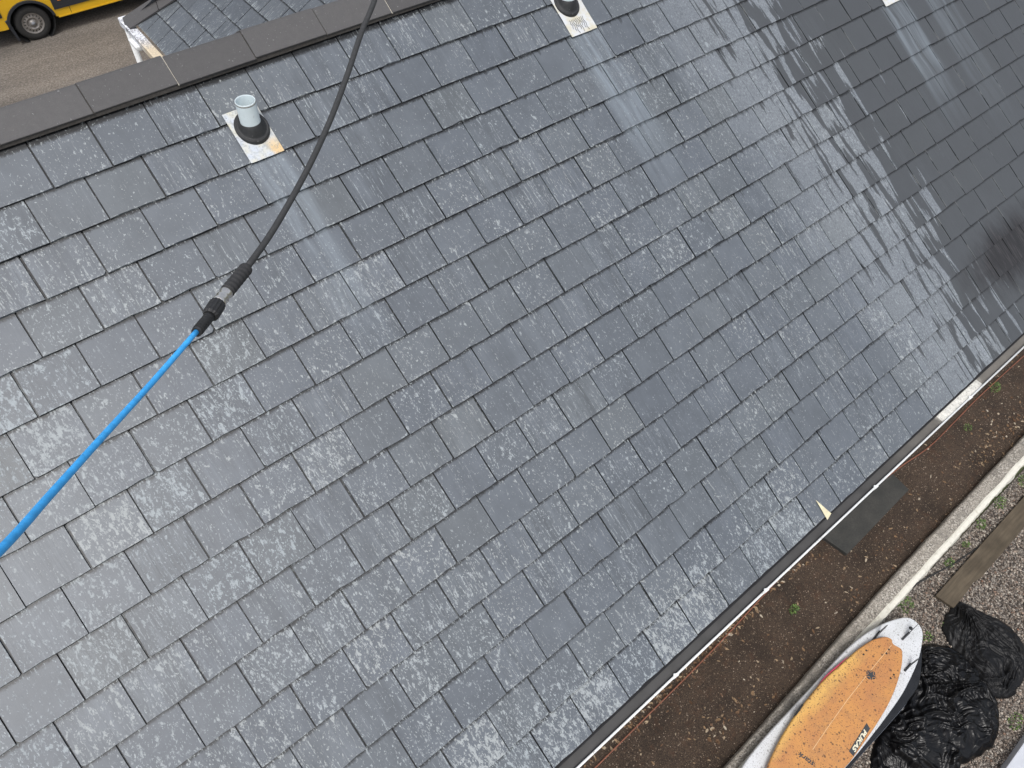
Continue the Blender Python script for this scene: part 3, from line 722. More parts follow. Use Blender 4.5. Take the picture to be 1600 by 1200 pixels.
# dead leaves
def leaves(name, spots, smin, smax, mat, seed, **pr):
    q = random.Random(seed); vs = []; fs = []; rv = []
    for (x, y, z) in spots:
        L = q.uniform(smin, smax); Wd = L * q.uniform(.3, .6); a = q.uniform(0, 6.28); cu = q.uniform(-.35, .5) * L; b = len(vs)
        mm = Matrix.Translation((x, y, z + .004)) @ Matrix.Rotation(a, 4, 'Z') @ Matrix.Rotation(q.uniform(-.5, .5), 4, 'X') @ Matrix.Rotation(q.uniform(-.35, .35), 4, 'Y')
        P = [(-L / 2, 0, 0), (-L * .25, -Wd / 2, cu * .3), (L * .15, -Wd * .45, cu * .3), (L / 2, 0, cu * .25), (L * .15, Wd * .45, cu * .4), (-L * .25, Wd / 2, cu * .3), (-L * .2, 0, -.002), (L * .15, 0, -.002)]
        vs += [mm @ Vector(p) for p in P]
        for f in ((0, 1, 6), (1, 2, 7, 6), (2, 3, 7), (3, 4, 7), (4, 5, 6, 7), (5, 0, 6)): fs.append(tuple(b + i for i in f)); rv.append(q.random() if f == (0, 1, 6) else rv[-1])
    me = pyd(name, vs, fs); fattr(me, 'rnd', rv); return link(name, me, mat, None, **pr)
def mat_leaf():
    k = NB('dead_leaf'); r = k.attr('rnd'); n = k.noise(k.pos(), 90, 3, .6)
    c = k.ramp(r, [(0, (.05, .025, .014)), (.3, (.13, .07, .035)), (.6, (.22, .14, .075)), (.85, (.33, .25, .16)), (1, (.45, .4, .32))]); return k.set(k.fmul(c, k.rng(n, .3, .7, .75, 1.2)), .75)
sz = lambda x, y: GR + .012 + .028 * noise.noise(Vector((x * 2.1, y * 3, 1))) + .012 * noise.noise(Vector((x * 9, y * 9, 4)))
q = random.Random(8); sp2 = []
def clump(cx, cy, sx, sy, n):
    for _ in range(n):
        x = q.gauss(cx, sx); y = q.gauss(cy, sy)
        if -4.44 < y < -3.5: sp2.append((x, y, sz(x, y)))
for cx, n in ((1.15, 45), (1.5, 25), (2.0, 55), (2.25, 45), (2.55, 30), (1.75, 25), (.8, 20), (3.1, 16), (3.5, 18), (.4, 12)): clump(cx, -3.735, .16, .03, n)
for cx, n in ((1.7, 24), (2.0, 16), (2.5, 14), (1.3, 26), (3.9, 12), (4.3, 16), (5.1, 10), (6.1, 34), (6.6, 40), (7.0, 24), (3.3, 6)): clump(cx, -4.22, .2, .09, n)
for _ in range(130): x = q.uniform(.3, 8); y = q.uniform(-4.4, -3.6); sp2.append((x, y, sz(x, y)))
for _ in range(90): x = q.uniform(6, 8.2); y = q.uniform(-4.4, -3.9); sp2.append((x, y, sz(x, y)))
leaves('leaf_litter', sp2, .02, .052, mat_leaf(), 5, kind='stuff')

# slab in the bed
def mat_slab():
    k = NB('dark_paving'); p = k.pos(); n = k.noise(p, 60, 5, .7); b = k.noise(p, 6, 4, .6)
    c = k.fmul(k.mix(k.rng(b, .35, .65), (.026, .027, .025), (.042, .041, .037)), k.rng(n, .3, .7, .75, 1.25)); c = k.mix(k.rng(n, .66, .74, 0, .4), c, (.13, .125, .11)); k.bump(n, .4, .003); return k.set(c, .8)
link('paving_slab', prism([(5.02, -3.60), (4.984, -3.945), (3.80, -3.972), (3.735, -3.60)], GR + .02, GR + .07, bv=.006), mat_slab(), None, label='dark grey paving slab lying in the soil half under the gutter', category='slab')
# orange line
m_or = simple('orange_cable', (.23, .085, .05), .6, .2, 20)
rod = catmull([(-.6, -3.80, GR + .05), (.418, -3.787, GR + .05), (.977, -3.776, GR + .05), (1.85, -3.758, GR + .05), (2.6, -3.72, GR + .05), (3.302, -3.685, GR + .05), (3.75, -3.672, GR + .085), (4.4, -3.68, GR + .085), (5.1, -3.714, GR + .075), (5.681, -3.773, GR + .045), (6.322, -3.765, GR + .04), (6.848, -3.754, GR + .04), (7.923, -3.768, GR + .04), (8.8, -3.8, GR + .04)], 6)
link('orange_cable', tube(rod, .0055, 8), m_or, None, label='thin orange red cable lying along the soil just below the gutter', category='cable')
link('black_cable', tube(catmull([(3.75, -4.60, GR + .03), (4.061, -4.60, GR + .02), (4.351, -4.66, GR + .018), (4.654, -4.735, GR + .016), (5.038, -4.80, GR + .015), (5.5, -4.9, GR + .012)], 6), .0075, 8), simple('black_cable', (.02, .02, .02), .6), None, label='thin black cable crossing the gravel from the kerb to the plank', category='cable')
def mat_plank():
    k = NB('weathered_plank'); p = k.pos(); x, y, z = k.sep(p); n = k.noise(k.vec(k.mul(x, 4), k.mul(y, 45), z), 1, 5, .6, .5); b = k.noise(p, 5, 4, .6)
    c = k.fmul(k.mix(k.rng(b, .35, .65), (.062, .047, .029), (.095, .074, .048)), k.rng(n, .3, .7, .72, 1.25)); k.bump(n, .4, .003); return k.set(c, .8)
link('wooden_plank', prism([(4.166, -4.800), (4.2, -4.986), (4.49, -4.978), (4.60, -4.968), (4.72, -4.990), (5.64, -4.985), (7.6, -4.985), (7.6, -4.79), (5.975, -4.795)], GR + .012, GR + .045, bv=.002), mat_plank(), None, label='long brown weathered timber plank lying on the gravel parallel to the kerb', category='plank')

# ------------------------------------------------------------------ weeds
m_weed = NB('weed_leaf'); m_weed = m_weed.set(m_weed.fmul(m_weed.ramp(m_weed.attr('rnd'), [(0, (.03, .06, .012)), (.5, (.075, .14, .025)), (1, (.16, .24, .06))]), 1.), .6)
def weed(x, y, z, r, n, label, seed):
    q = random.Random(seed); root = link('weed', None, None, None, label=label, category='weed'); root.location = (x, y, z)
    vs = []; fs = []; rv = []
    for _ in range(n):
        a = q.uniform(0, 6.28); d = r * math.sqrt(q.random()); L = q.uniform(.010, .022); h = q.uniform(.003, .035) * (1 - .5 * d / r); b = len(vs); c = q.random()
        mm = Matrix.Translation((d * math.cos(a), d * .6 * math.sin(a), h)) @ Matrix.Rotation(a + q.uniform(-1, 1), 4, 'Z') @ Matrix.Rotation(q.uniform(-.7, .3), 4, 'Y')
        vs += [mm @ Vector(p) for p in ((0, 0, 0), (L * .45, -L * .35, .002), (L, 0, -.002), (L * .45, L * .35, .002))]
        fs += [(b, b + 1, b + 2), (b, b + 2, b + 3)]; rv += [c, c]
    me = pyd('foliage', vs, fs); fattr(me, 'rnd', rv); link('foliage', me, m_weed, root)
    st = []
    link('stem', tube([(0, 0, -.01), (.002, .001, .012), (0, .003, .024)], .002, 5), m_weed, root)
for i_, (x, y, z, r, n, lb) in enumerate([
    (2.909, -3.988, GR + .02, .055, 75, 'small green weed alone in the middle of the soil bed'),
    (7.136, -3.80, GR + .02, .09, 110, 'green weed beside the orange cable at the far end of the bed'),
    (6.31, -3.908, GR + .02, .06, 45, 'dull green weed in the soil right of the paving slab'),
    (4.62, -4.70, GR, .06, 80, 'green weed between the kerb and the middle of the plank, by the black cable'),
    (3.86, -4.665, GR, .10, 110, 'bright green weed patch against the kerb above the white surfboard tail'),
    (5.72, -4.67, GR, .09, 100, 'green weed patch against the kerb, second from the right edge'),
    (5.30, -4.675, GR, .07, 80, 'green weed tuft against the kerb, just right of the small middle tuft'),
    (6.2, -4.70, GR, .10, 110, 'green weed patch against the kerb at the right edge of the view'),
    (3.72, -5.93, GR, .09, 80, 'mossy green weed in the gravel by the pale slab corner'),
    (4.0, -5.04, GR, .06, 50, 'green weed at the tip of the upper black bag'),
    (3.76, -4.99, GR, .06, 50, 'green weed between the white surfboard tail and the black sacks'),
    (4.95, -4.70, GR, .045, 45, 'tiny green tuft against the kerb between two larger ones')]): weed(x, y, z, r, n, lb, i_)

# ------------------------------------------------------------------ surfboards
def smooth_outline(pts, k=6):
    p = [Vector((x, y, 0)) for x, y in pts]; n = len(p); o = []
    for i in range(n):
        a, b, c, d = p[i - 1], p[i], p[(i + 1) % n], p[(i + 2) % n]
        for j in range(k):
            t = j / k; o.append(.5 * ((2 * b) + (-a + c) * t + (2 * a - 5 * b + 4 * c - d) * t * t + (-a + 3 * b - 3 * c + d) * t ** 3))
    return [(v.x, v.y) for v in o]
def board(name, pts, z, th, mat, parent, rail=None):
    """z = height of the upper face; rounded rails"""
    n = len(pts); cx = sum(p[0] for p in pts) / n; cy = sum(p[1] for p in pts) / n
    nrm = []
    for i in range(n):
        a, b = pts[i - 1], pts[(i + 1) % n]; d = Vector((b[0] - a[0], b[1] - a[1])).normalized(); nrm.append((d.y, -d.x))
    area = sum(pts[i][0] * pts[(i + 1) % n][1] - pts[(i + 1) % n][0] * pts[i][1] for i in range(n)); s = 1 if area > 0 else -1
    rings = [(-.014, 0), (-.010, -.001), (-.006, -.004), (-.0015, -.012), (0, -.025), (-.003, -th * .62), (-.014, -th * .85), (-.035, -th)]
    vs = []; fs = []
    for off, dz in rings:
        for i in range(n): vs.append((pts[i][0] + s * nrm[i][0] * off, pts[i][1] + s * nrm[i][1] * off, z + dz))
    for r in range(len(rings) - 1):
        for i in range(n): fs.append((r * n + i, r * n + (i + 1) % n, (r + 1) * n + (i + 1) % n, (r + 1) * n + i))
    fs.append(tuple(range(n))); fs.append(tuple(range((len(rings) - 1) * n, len(rings) * n))[::-1])
    me = fix(pyd(name, vs, fs)); me.polygons.foreach_set('use_smooth', [len(p.vertices) == 4 for p in me.polygons])
    return link(name, me, mat, parent)
def mat_board(name, c1, c2, dirt_shade, thr, patches=False):
    k = NB(name); p = k.pos(); x, y, z = k.sep(p); b = k.noise(p, 4, 4, .6); s = k.noise(p, 120, 4, .7, .2); s2 = k.noise(p, 34, 4, .65, .2)
    c = k.mix(k.rng(b, .35, .65), c1, c2)
    if patches:
        ed = k.mul(k.rng(k.add(k.add(y, 4.66), k.mul(k.sub(b, .5), .18)), -.04, .05), k.rng(x, 3.0, 2.8)); c = k.mix(k.mul(ed, .65), c, (.72, .46, .12))
        c = k.mix(k.rng(k.noise(p, 9, 5, .75), .48, .66, 0, .5), c, (.34, .17, .075)); c = k.mix(k.rng(s2, .665, .72, 0, .8), c, (.07, .05, .04))
    for sc_, rad_, cut in ((42, .46, .4), (90, .5, .3), (17, .24, .62)):
        vd = k.n('ShaderNodeTexVoronoi', feature='F1'); k.put(vd.inputs['Vector'], k.vec(k.add(x, k.mul(s, .012)), k.add(y, k.mul(s, -.012)), z)); k.put(vd.inputs['Scale'], sc_)
        ra, rb, rc = k.sep(vd.outputs['Color'])
        dot = k.mul(k.rng(k.sub(k.mul(k.mul(ra, ra), rad_), vd.outputs['Distance']), -.01, .04), k.M('GREATER_THAN', rb, cut if patches else cut + .25))
        c = k.mix(k.mul(dot, .8 if patches else .55), c, dirt_shade)
    c = k.mix(k.rng(s, thr, thr + .035, 0, .85), c, dirt_shade); k.bump(s, .06, .002); return k.set(c, .5 if patches else .45)
wp = [(3.336, -5.012), (3.477, -4.957), (3.589, -4.894), (3.628, -4.815), (3.592, -4.715), (3.405, -4.622), (3.161, -4.56), (2.939, -4.534), (2.722, -4.528), (2.362, -4.532), (2.049, -4.532), (1.721, -4.533), (1.42, -4.55), (1.15, -4.60), (.98, -4.68), (.92, -4.80), (.98, -4.93), (1.15, -5.02), (1.45, -5.085), (1.8, -5.115), (2.15, -5.125), (2.515, -5.118), (2.718, -5.108), (2.94, -5.092), (3.156, -5.055)]
wb = link('white_surfboard', None, None, None, label='long white surfboard lying fins up beneath the orange surfboard', category='surfboard')
m_wb = mat_board('white_board', (.64, .66, .68), (.57, .59, .60), (.13, .12, .11), .59)
board('deck', smooth_outline(wp, 4), -4.36, .075, m_wb, wb)
m_fin = simple('black_fin', (.025, .027, .03), .4, .2, 20)
m_finw = simple('fin_blade', (.04, .042, .045), .35)
def fin(x0, y0, x1, y1, tx, ty):
    d = Vector((x1 - x0, y1 - y0)); L = d.length; d /= L; nrm = Vector((-d.y, d.x)); w_ = .009
    P = [(x0, y0), (x1, y1)]; v = []
    base = [Vector((*(Vector(P[0]) + nrm * w_), -4.359)), Vector((*(Vector(P[1]) + nrm * w_), -4.359)), Vector((*(Vector(P[1]) - nrm * w_), -4.359)), Vector((*(Vector(P[0]) - nrm * w_), -4.359))]
    b = link('fin_base', bevel(fix(pyd('finbase', base + [p + Vector((0, 0, .014)) for p in base], [(0, 1, 2, 3), (4, 7, 6, 5), (0, 4, 5, 1), (1, 5, 6, 2), (2, 6, 7, 3), (3, 7, 4, 0)])), .002, 1), m_fin, wb)
    t = .0028; a0 = Vector((x0, y0)) + Vector(d) * .03; a1 = Vector((x1, y1)); tip = Vector((tx, ty))
    out = [(a0, -4.346), (a1, -4.346), (a1.lerp(tip, .5) + d * .012, -4.30), (tip, -4.245), (tip - d * .03, -4.25), (a0.lerp(tip, .45), -4.29)]
    vs = [(*(p + nrm * t), z) for p, z in out] + [(*(p - nrm * t), z) for p, z in out]; n = len(out)
    link('fin_blade', fix(pyd('fin', vs, [tuple(range(n)), tuple(range(2 * n - 1, n - 1, -1))] + [(i, (i + 1) % n, n + (i + 1) % n, n + i) for i in range(n)])), m_finw, b)
fin(3.13, -4.637, 3.262, -4.629, 3.30, -4.629); fin(3.36, -4.807, 3.475, -4.812, 3.535, -4.806); fin(3.13, -4.985, 3.235, -4.985, 3.275, -4.988)
pl = link('leash_plug', lathe([(0.0, .003), (.010, .003), (.014, .0045), (.017, .002), (.018, -.004)], 20), m_fin, wb); pl.location = (3.525, -4.80, -4.358)

op = [(3.242, -4.844), (3.222, -4.772), (3.247, -4.735), (3.226, -4.69), (3.165, -4.652), (3.072, -4.618), (2.909, -4.590), (2.659, -4.572), (2.45, -4.558), (2.193, -4.566), (1.943, -4.588), (1.693, -4.631), (1.45, -4.70), (1.28, -4.79), (1.22, -4.87), (1.28, -4.95), (1.45, -5.03), (1.70, -5.085), (2.016, -5.108), (2.195, -5.102), (2.395, -5.088), (2.555, -5.073), (2.737, -5.047), (2.935, -5.0), (3.11, -4.935), (3.20, -4.885)]
ob = link('orange_surfboard', None, None, None, label='orange dirty surfboard lying upside down on top of the white one', category='surfboard')
m_ob = mat_board('orange_board', (.56, .265, .075), (.46, .20, .07), (.09, .045, .025), .60, True)
board('deck', smooth_outline(op, 4), -4.285, .06, m_ob, ob)
m_hole = simple('black_plug', (.01, .01, .01), .5)
for x, y in ((2.962, -4.645), (2.913, -4.651), (3.138, -4.772), (3.09, -4.778), (2.98, -4.931), (2.931, -4.930)):
    o = link('fin_plug', lathe([(0, .0012), (.0085, .0012), (.0095, -.003)], 18), m_hole, ob); o.location = (x, y, -4.2845)
m_str = simple('stringer', (.66, .45, .24), .5)
stp = [(3.19, -4.765), (2.86, -4.775), (2.47, -4.793), (2.15, -4.82), (1.892, -4.847)]
sv = []; sf = []
for i_, (x, y) in enumerate(stp): sv += [(x, y - .0022, -4.2838), (x, y + .0022, -4.2838)]
for i_ in range(len(stp) - 1): sf.append((2 * i_, 2 * i_ + 2, 2 * i_ + 3, 2 * i_ + 1))
link('stringer', fix(pyd('stringer', sv, sf)), m_str, ob)
# pink rail stripe
pk = [(2.36, -4.561), (2.50, -4.556), (2.66, -4.568), (2.80, -4.577)]
link('pink_rail', tube(catmull([(x, y + .002, -4.312) for x, y in pk], 5), lambda t: .006 * math.sin(math.pi * min(1, max(.05, t))) + .001, 6), simple('pink_paint', (.55, .06, .12), .5), ob)
# black scuffed mark on the left rail
link('rail_patch', prism([(2.12, -4.562), (2.03, -4.570), (1.98, -4.579), (2.0, -4.587), (2.06, -4.583), (2.12, -4.573)], -4.305, -4.283), m_hole, ob)
def flat(name, pts, z, mat, parent, th=.0004): return link(name, prism(pts, z - th, z, name), mat, parent)
# star badge
m_dk = simple('badge_black', (.035, .04, .045), .5, .2, 40); cx, cy = 2.812, -4.800
hexa = [(cx + .050 * math.cos(R_(a)), cy + .044 * math.sin(R_(a))) for a in (12, 78, 100, 165, 195, 262, 285, 345)]
flat('badge', hexa, -4.2838, m_dk, ob)
sq_ = []
for i_ in range(10):
    r_ = .050 if i_ % 2 == 0 else .021; a = R_(18 + 36 * i_ + 60); sq_.append((cx + r_ * math.cos(a), cy + r_ * math.sin(a)))
flat('star_outline', [(cx + (x - cx) * 1.22, cy + (y - cy) * 1.22) for x, y in sq_], -4.2834, m_ob, ob)
flat('star', sq_, -4.2830, m_dk, ob)
# lettering
def text(body, loc, xdir, size, mat, parent, name, shear=0., bold=0., sx=1.):
    cu = bpy.data.curves.new(name, 'FONT'); cu.body = body; cu.size = size; cu.shear = shear; cu.offset = bold; cu.extrude = .0002; cu.align_x = 'CENTER'; cu.align_y = 'CENTER'
    t = bpy.data.objects.new('tmp', cu); col.objects.link(t); dg = bpy.context.evaluated_depsgraph_get(); me = bpy.data.meshes.new_from_object(t.evaluated_get(dg)); bpy.data.objects.remove(t)
    o = link(name, me, mat, parent); a = math.atan2(xdir[1], xdir[0])
    o.location = loc; o.rotation_euler = (0, 0, a); o.scale = (sx, 1, 1); return o
pa, pb, pc, pd = Vector((2.440, -5.030)), Vector((2.446, -5.066)), Vector((2.135, -5.096)), Vector((2.128, -5.055))
flat('logo_panel', [(2.438, -5.014), (2.424, -5.060), (2.125, -5.098), (2.128, -5.050)][::1], -4.2836, m_dk, ob)
m_cream = simple('cream_letters', (.72, .68, .52), .5)
text('PUKAS', (2.276, -5.0565, -4.2832), Vector((-.297, -.036)), .0445, m_cream, ob, 'lettering', .25, .0018, 1.62)
text('stark', (1.79, -4.862, -4.2832), Vector((-.034, .166)), .062, m_dk, ob, 'script_lettering', .3, .0012, 1.1)

# black board under the white one
bb = link('black_board', None, None, None, label='glossy black board half hidden under the right side of the white surfboard', category='board')
bp = [(3.50, -4.97), (3.42, -5.045), (3.191, -5.155), (2.956, -5.175), (2.711, -5.175), (2.473, -5.17), (2.252, -5.165), (1.9, -5.16), (1.4, -5.12), (1.05, -5.0), (1.0, -4.82), (1.2, -4.68), (1.8, -4.66), (2.6, -4.66), (3.3, -4.70), (3.5, -4.82)]
m_blk = simple('gloss_black', (.012, .013, .015), .22, .3, 10)
board('deck', smooth_outline(bp, 4), -4.445, .13, m_blk, bb)
link('rail_trim', tube(catmull([(3.30, -5.11, -4.475), (3.0, -5.172, -4.475), (2.711, -5.176, -4.475), (2.252, -5.166, -4.475), (1.9, -5.16, -4.475)], 6), .004, 6), simple('grey_trim', (.09, .1, .12), .4), bb)

# ------------------------------------------------------------------ black sacks
def mat_bag(name, c, ro, wr, fabric=False):
    k = NB(name); p = k.pos(); n = k.noise(p, 22, 5, .6, 1.2); f_ = k.noise(p, 70, 4, .6, .6)
    cc = k.mix(k.rng(k.noise(p, 120, 2, .5), .74, .76, 0, .6), c, (.3, .29, .27))
    k.bump(k.add(n, k.mul(f_, .4)), wr, .012); return k.set(cc, ro, 0, .3)
def sack(name, poly, z0, h, mat, seed, label, freq=9., amp=.03, gathers=(), fold_dir=(1, 1), crease=1.):
    pts = smooth_outline(poly, 5); n = len(pts); cx = sum(p[0] for p in pts) / n; cy = sum(p[1] for p in pts) / n
    root = link(name, None, None, None, label=label, category='sack'); root.location = (cx, cy, z0)
    NR, NA = 120, 360; P = [Vector((x - cx, y - cy)) for x, y in pts]
    cum = [0]
    for i in range(n): cum.append(cum[-1] + (P[(i + 1) % n] - P[i]).length)
    vs = []; fs = []
    for r in range(NR + 1):
        t = r / NR
        for a in range(NA):
            s = cum[-1] * a / NA; i = 0
            while cum[i + 1] < s: i += 1
            f = (s - cum[i]) / (cum[i + 1] - cum[i]); e = P[i].lerp(P[(i + 1) % n], f)
            tt = t ** .85; x, y = e.x * tt, e.y * tt
            q = Vector((x + cx, y + cy, seed * 3.1)); wv_ = noise.noise_vector(q * 4) * .10; wq = q + wv_
            z_ = 0
            for gx, gy, wt in gathers:
                dx, dy = wq.x - gx, wq.y - gy; rr_ = math.hypot(dx, dy) + 1e-4; th_ = math.atan2(dy, dx)
                fl = min(1, rr_ / .10) * math.exp(-rr_ * 1.9) * wt
                a1 = noise.noise(Vector((math.cos(th_) * freq * .9, math.sin(th_) * freq * .9, rr_ * 2.2 + seed)))
                a2 = noise.noise(Vector((math.cos(th_) * freq * 2.1, math.sin(th_) * freq * 2.1, rr_ * 3.5 + seed * 2)))
                z_ += fl * ((1 - abs(a1) * 3.2) * amp + (1 - abs(a2) * 3.2) * amp * .45)
            lx, ly = wq.x - cx, wq.y - cy
            for sc_, am_, o_ in ((.55, 1.25, 0), (1.5, .5, 9), (3.4, .12, 17)):
                an = fold_dir[0] + 1.9 * noise.noise(Vector((lx * 2.4, ly * 2.4, seed + o_)))
                uu, vv_ = lx * math.cos(an) + ly * math.sin(an), -lx * math.sin(an) + ly * math.cos(an)
                nn_ = noise.noise(Vector((uu * 3.4 * sc_, vv_ * 9 * sc_, seed * 2 + o_)))
                z_ += (.55 - min(1., abs(nn_) * 3.4)) * amp * am_ * crease
            body = (1 - tt ** 2.6) ** .55 if tt < 1 else 0
            lump = .75 + .45 * noise.noise(q * 2.6)
            edge = min(1, (1 - tt) * 5)
            z = h * body * lump + edge * z_
            k_ = 1 + .03 * noise.noise(Vector((a * .15, seed, t * 2)))
            vs.append((x * k_, y * k_, max(z, .002) if t < 1 else -.02))
    for r in range(NR):
        for a in range(NA): fs.append((r * NA + a, (r + 1) * NA + a, (r + 1) * NA + (a + 1) % NA, r * NA + (a + 1) % NA))
    me = pyd(name, vs, fs, True); link('sheet', fix(me), mat, root); return root
b1 = [(4.26, -4.935), (4.33, -4.97), (4.426, -5.21), (4.50, -5.404), (4.47, -5.60), (4.37, -5.68), (4.131, -5.80), (4.0, -5.80), (3.93, -5.815), (3.80, -5.75), (3.72, -5.62), (3.771, -5.48), (3.82, -5.32), (3.86, -5.161), (3.927, -5.04), (4.05, -4.985), (4.2, -4.965)]
sack('black_fabric_bag', b1, GR, .13, mat_bag('matt_black_fabric', (.005, .005, .0055), .5, .05), 2, 'matt black crumpled fabric bag lying on gravel at the end of the plank', 7, .02, gathers=((4.28, -4.97, 1.6), (3.75, -5.75, .8)), fold_dir=(-.9, 1.1), crease=.9)
b2 = [(3.56, -4.97), (3.70, -5.03), (3.80, -5.12), (3.86, -5.25), (3.86, -5.40), (3.83, -5.55), (3.78, -5.68), (3.70, -5.78), (3.56, -5.86), (3.377, -5.91), (3.189, -5.88), (3.0, -5.82), (2.88, -5.82), (2.74, -5.74), (2.6, -5.64), (2.35, -5.52), (2.25, -5.38), (2.392, -5.26), (2.56, -5.20), (2.75, -5.17), (3.04, -5.14), (3.3, -5.08), (3.45, -5.0)]
sack('bin_bags', b2, GR, .19, mat_bag('shiny_black_plastic', (.004, .004, .0045), .3, .05), 5, 'heap of shiny crumpled black bin bags beside the surfboards', 5, .05, gathers=((3.52, -4.98, 1.1),), fold_dir=(-.6, 1.3), crease=.8)
link('pale_board', prism([(3.215, -6.045), (3.60, -6.042), (4.2, -6.03), (4.2, -7.2), (2.6, -7.2), (2.6, -6.05)], GR, GR + .12, bv=.008), simple('pale_grey', (.5, .52, .56), .6, .08, 6, bump=.1), None, label='pale grey flat board whose corner shows at the bottom right', category='board')

# ------------------------------------------------------------------ cleaning lance
lance = link('cleaning_lance', None, None, None, label='blue pole coupled to a black rubber hose held above the slates', category='pressure lance')
PL = [(-1.47, -3.27, 1.50), (-1.362, -3.078, 1.32), (-1.289, -2.927, 1.19), (-1.182, -2.755, 1.057), (-1.033, -2.546, .905), (-.859, -2.355, .796)]
k = NB('blue_plastic'); _p = k.pos(); _c = k.mix(k.rng(k.noise(_p, 130, 3, .6), .68, .71, 0, .7), k.fmul(k.mix(0., (.05, .42, .92), (0, 0, 0)), k.rng(k.noise(_p, 60, 4, .6), .3, .7, .85, 1.2)), (.02, .09, .25)); m_blue = k.set(_c, .45)
a, b = Vector(PL[1]), Vector(PL[-1])
link('blue_pole', tube(catmull([Vector(p) for p in PL], 6), .0076, 20), m_blue, lance)
m_bk = simple('black_plastic', (.02, .02, .021), .5, .25, 60, bump=.2, speck=(150, .7, (.3, .3, .3), .5))
m_hose = simple('hose_rubber', (.035, .036, .037), .7, .2, 90, bump=.15)
m_met = simple('coupling_metal', (.82, .78, .72), .3, .2, 60, metal=1.)
def seg(i0, i1, rad, name, mat, ribs=0, sg=16): return link(name, tube([Vector(i0).lerp(Vector(i1), t / 8) for t in range(9)], rad, sg, ribs=ribs, smooth=not ribs), mat, lance)
p0, p1, p2, p3, p4 = (-.868, -2.365, .80), (-.806, -2.296, .7625), (-.764, -2.253, .749), (-.717, -2.214, .739), (-.618, -2.128, .708)
seg(p0, p1, lambda t: .0145 + .001 * t, 'strain_relief', m_bk)
for j in range(6): seg(Vector(p0).lerp(Vector(p1), .12 + .14 * j), Vector(p0).lerp(Vector(p1), .18 + .14 * j), .0158, 'relief_rib', m_bk)
seg(p1, p2, lambda t: .0225 if t > .12 else .018 + .05 * t, 'knurled_nut', m_bk, 1, 28)
seg(p2, p3, lambda t: .0205 if .08 < t < .3 or .42 < t < .62 or t > .85 and t < .95 else .017, 'coupling', m_met, 0, 24)
link('grip', tube([Vector(p3).lerp(Vector(p4), t / 60) for t in range(61)], lambda t: (.0208 + .0009 * math.sin(t * 42)) * (1 if t > .03 else .8), 20), simple('grip_rubber', (.03, .03, .031), .8, .15, 60, bump=.2), lance)
HZ = [p4, (-.491, -2.035, .702), (-.348, -1.932, .717), (-.181, -1.803, .74), (-.015, -1.665, .772), (.15, -1.519, .815), (.306, -1.37, .851), (.449, -1.248, .885), (.608, -1.083, .932), (.779, -.887, 1.024), (1.1, -.5, 1.2)]
link('hose', tube(catmull(HZ, 6), .0106, 16), m_hose, lance)

# ------------------------------------------------------------------ yellow van
van = link('yellow_van', None, None, None, label='yellow panel van with black side trim parked on the road', category='van')
van.location = (.72, 11.2, RD); van.scale = (.88, .88, .88)
m_yel = simple('yellow_paint', (.72, .42, .012), .3, .05, 3, coat=.5); m_trim = simple('black_trim', (.025, .028, .034), .5, .15, 20); m_tyre = simple('tyre', (.025, .024, .023), .85, .25, 30, bump=.2)
m_rim = simple('steel_rim', (.30, .28, .26), .5, .3, 30, metal=.6); m_glass = simple('van_glass', (.02, .025, .03), .06); m_under = simple('underside', (.01, .01, .01), .9)
def side_profile():
    """(x,z) outline, rear at -1.1, front at 4.9; wheel arches cut in"""
    o = [(-1.15, .42), (-1.18, .75), (-1.16, 2.3), (-1.05, 2.52), (-.6, 2.58), (3.0, 2.56), (3.45, 2.4), (4.05, 1.55), (4.7, 1.28), (4.9, 1.0), (4.92, .42)]
    arch = lambda cx: [(cx + .46 * math.cos(R_(a)), .36 + .44 * math.sin(R_(a))) for a in range(0, 181, 15)]
    return o + [(4.35, .33)] + arch(3.66)[:] + [(3.1, .32), (.6, .32)] + arch(0) + [(-.55, .36)]
sp_o = side_profile()
n = len(sp_o); rings = [(0.05, .03), (0.0, 0.0)]
vs = [(x, .02 + (.10 * max(0, (z - 1.3)) / 1.2), z) for x, z in sp_o] + [(x, 1.96 - (.10 * max(0, (z - 1.3)) / 1.2), z) for x, z in sp_o]
me = fix(pyd('van', vs, [tuple(range(n)), tuple(range(n, 2 * n))[::-1]] + [(i, (i + 1) % n, n + (i + 1) % n, n + i) for i in range(n)]))
bmesh_ = bmesh.new(); bmesh_.from_mesh(me); bmesh.ops.triangulate(bmesh_, faces=[f for f in bmesh_.faces if len(f.verts) > 4]); bmesh_.to_mesh(me); bmesh_.free()
link('body', me, m_yel, van)
link('underbody', box(-1.0, 4.7, .2, 1.8, .25, .6), m_under, van)
# trim strips, rocker crease, seams
def sidebox(name, x0, x1, z0, z1, y=-.0, th=.02, mat=m_trim, bv=.006): return link(name, box(x0, x1, .02 - th + y, .019 + y, z0, z1, bv=bv), mat, van)
sidebox('side_trim', .475, 3.2, .49, .80, th=.016); sidebox('side_trim', -1.12, -.475, .60, .86, th=.016); sidebox('sill_fold', .5, 3.15, .322, .352, th=.012, mat=m_yel)
sidebox('rear_bumper', -1.22, -.95, .40, .62, th=.03)
for xs in (.76, 2.05, 3.05): sidebox('door_seam', xs, xs + .008, .34, 2.2, th=.002, mat=m_under, bv=0)
mk_ = sidebox('side_marker', .60, .67, .64, .69, th=.028, mat=simple('orange_lens', (.8, .2, .02), .3), bv=.008); sidebox('side_marker', 2.6, 2.67, .64, .69, th=.028, mat=simple('orange_lens', (.8, .2, .02), .3), bv=.008)
sidebox('side_window', .9, 1.9, 1.3, 2.0, th=-.05 + .02, mat=m_glass, bv=0) if False else None
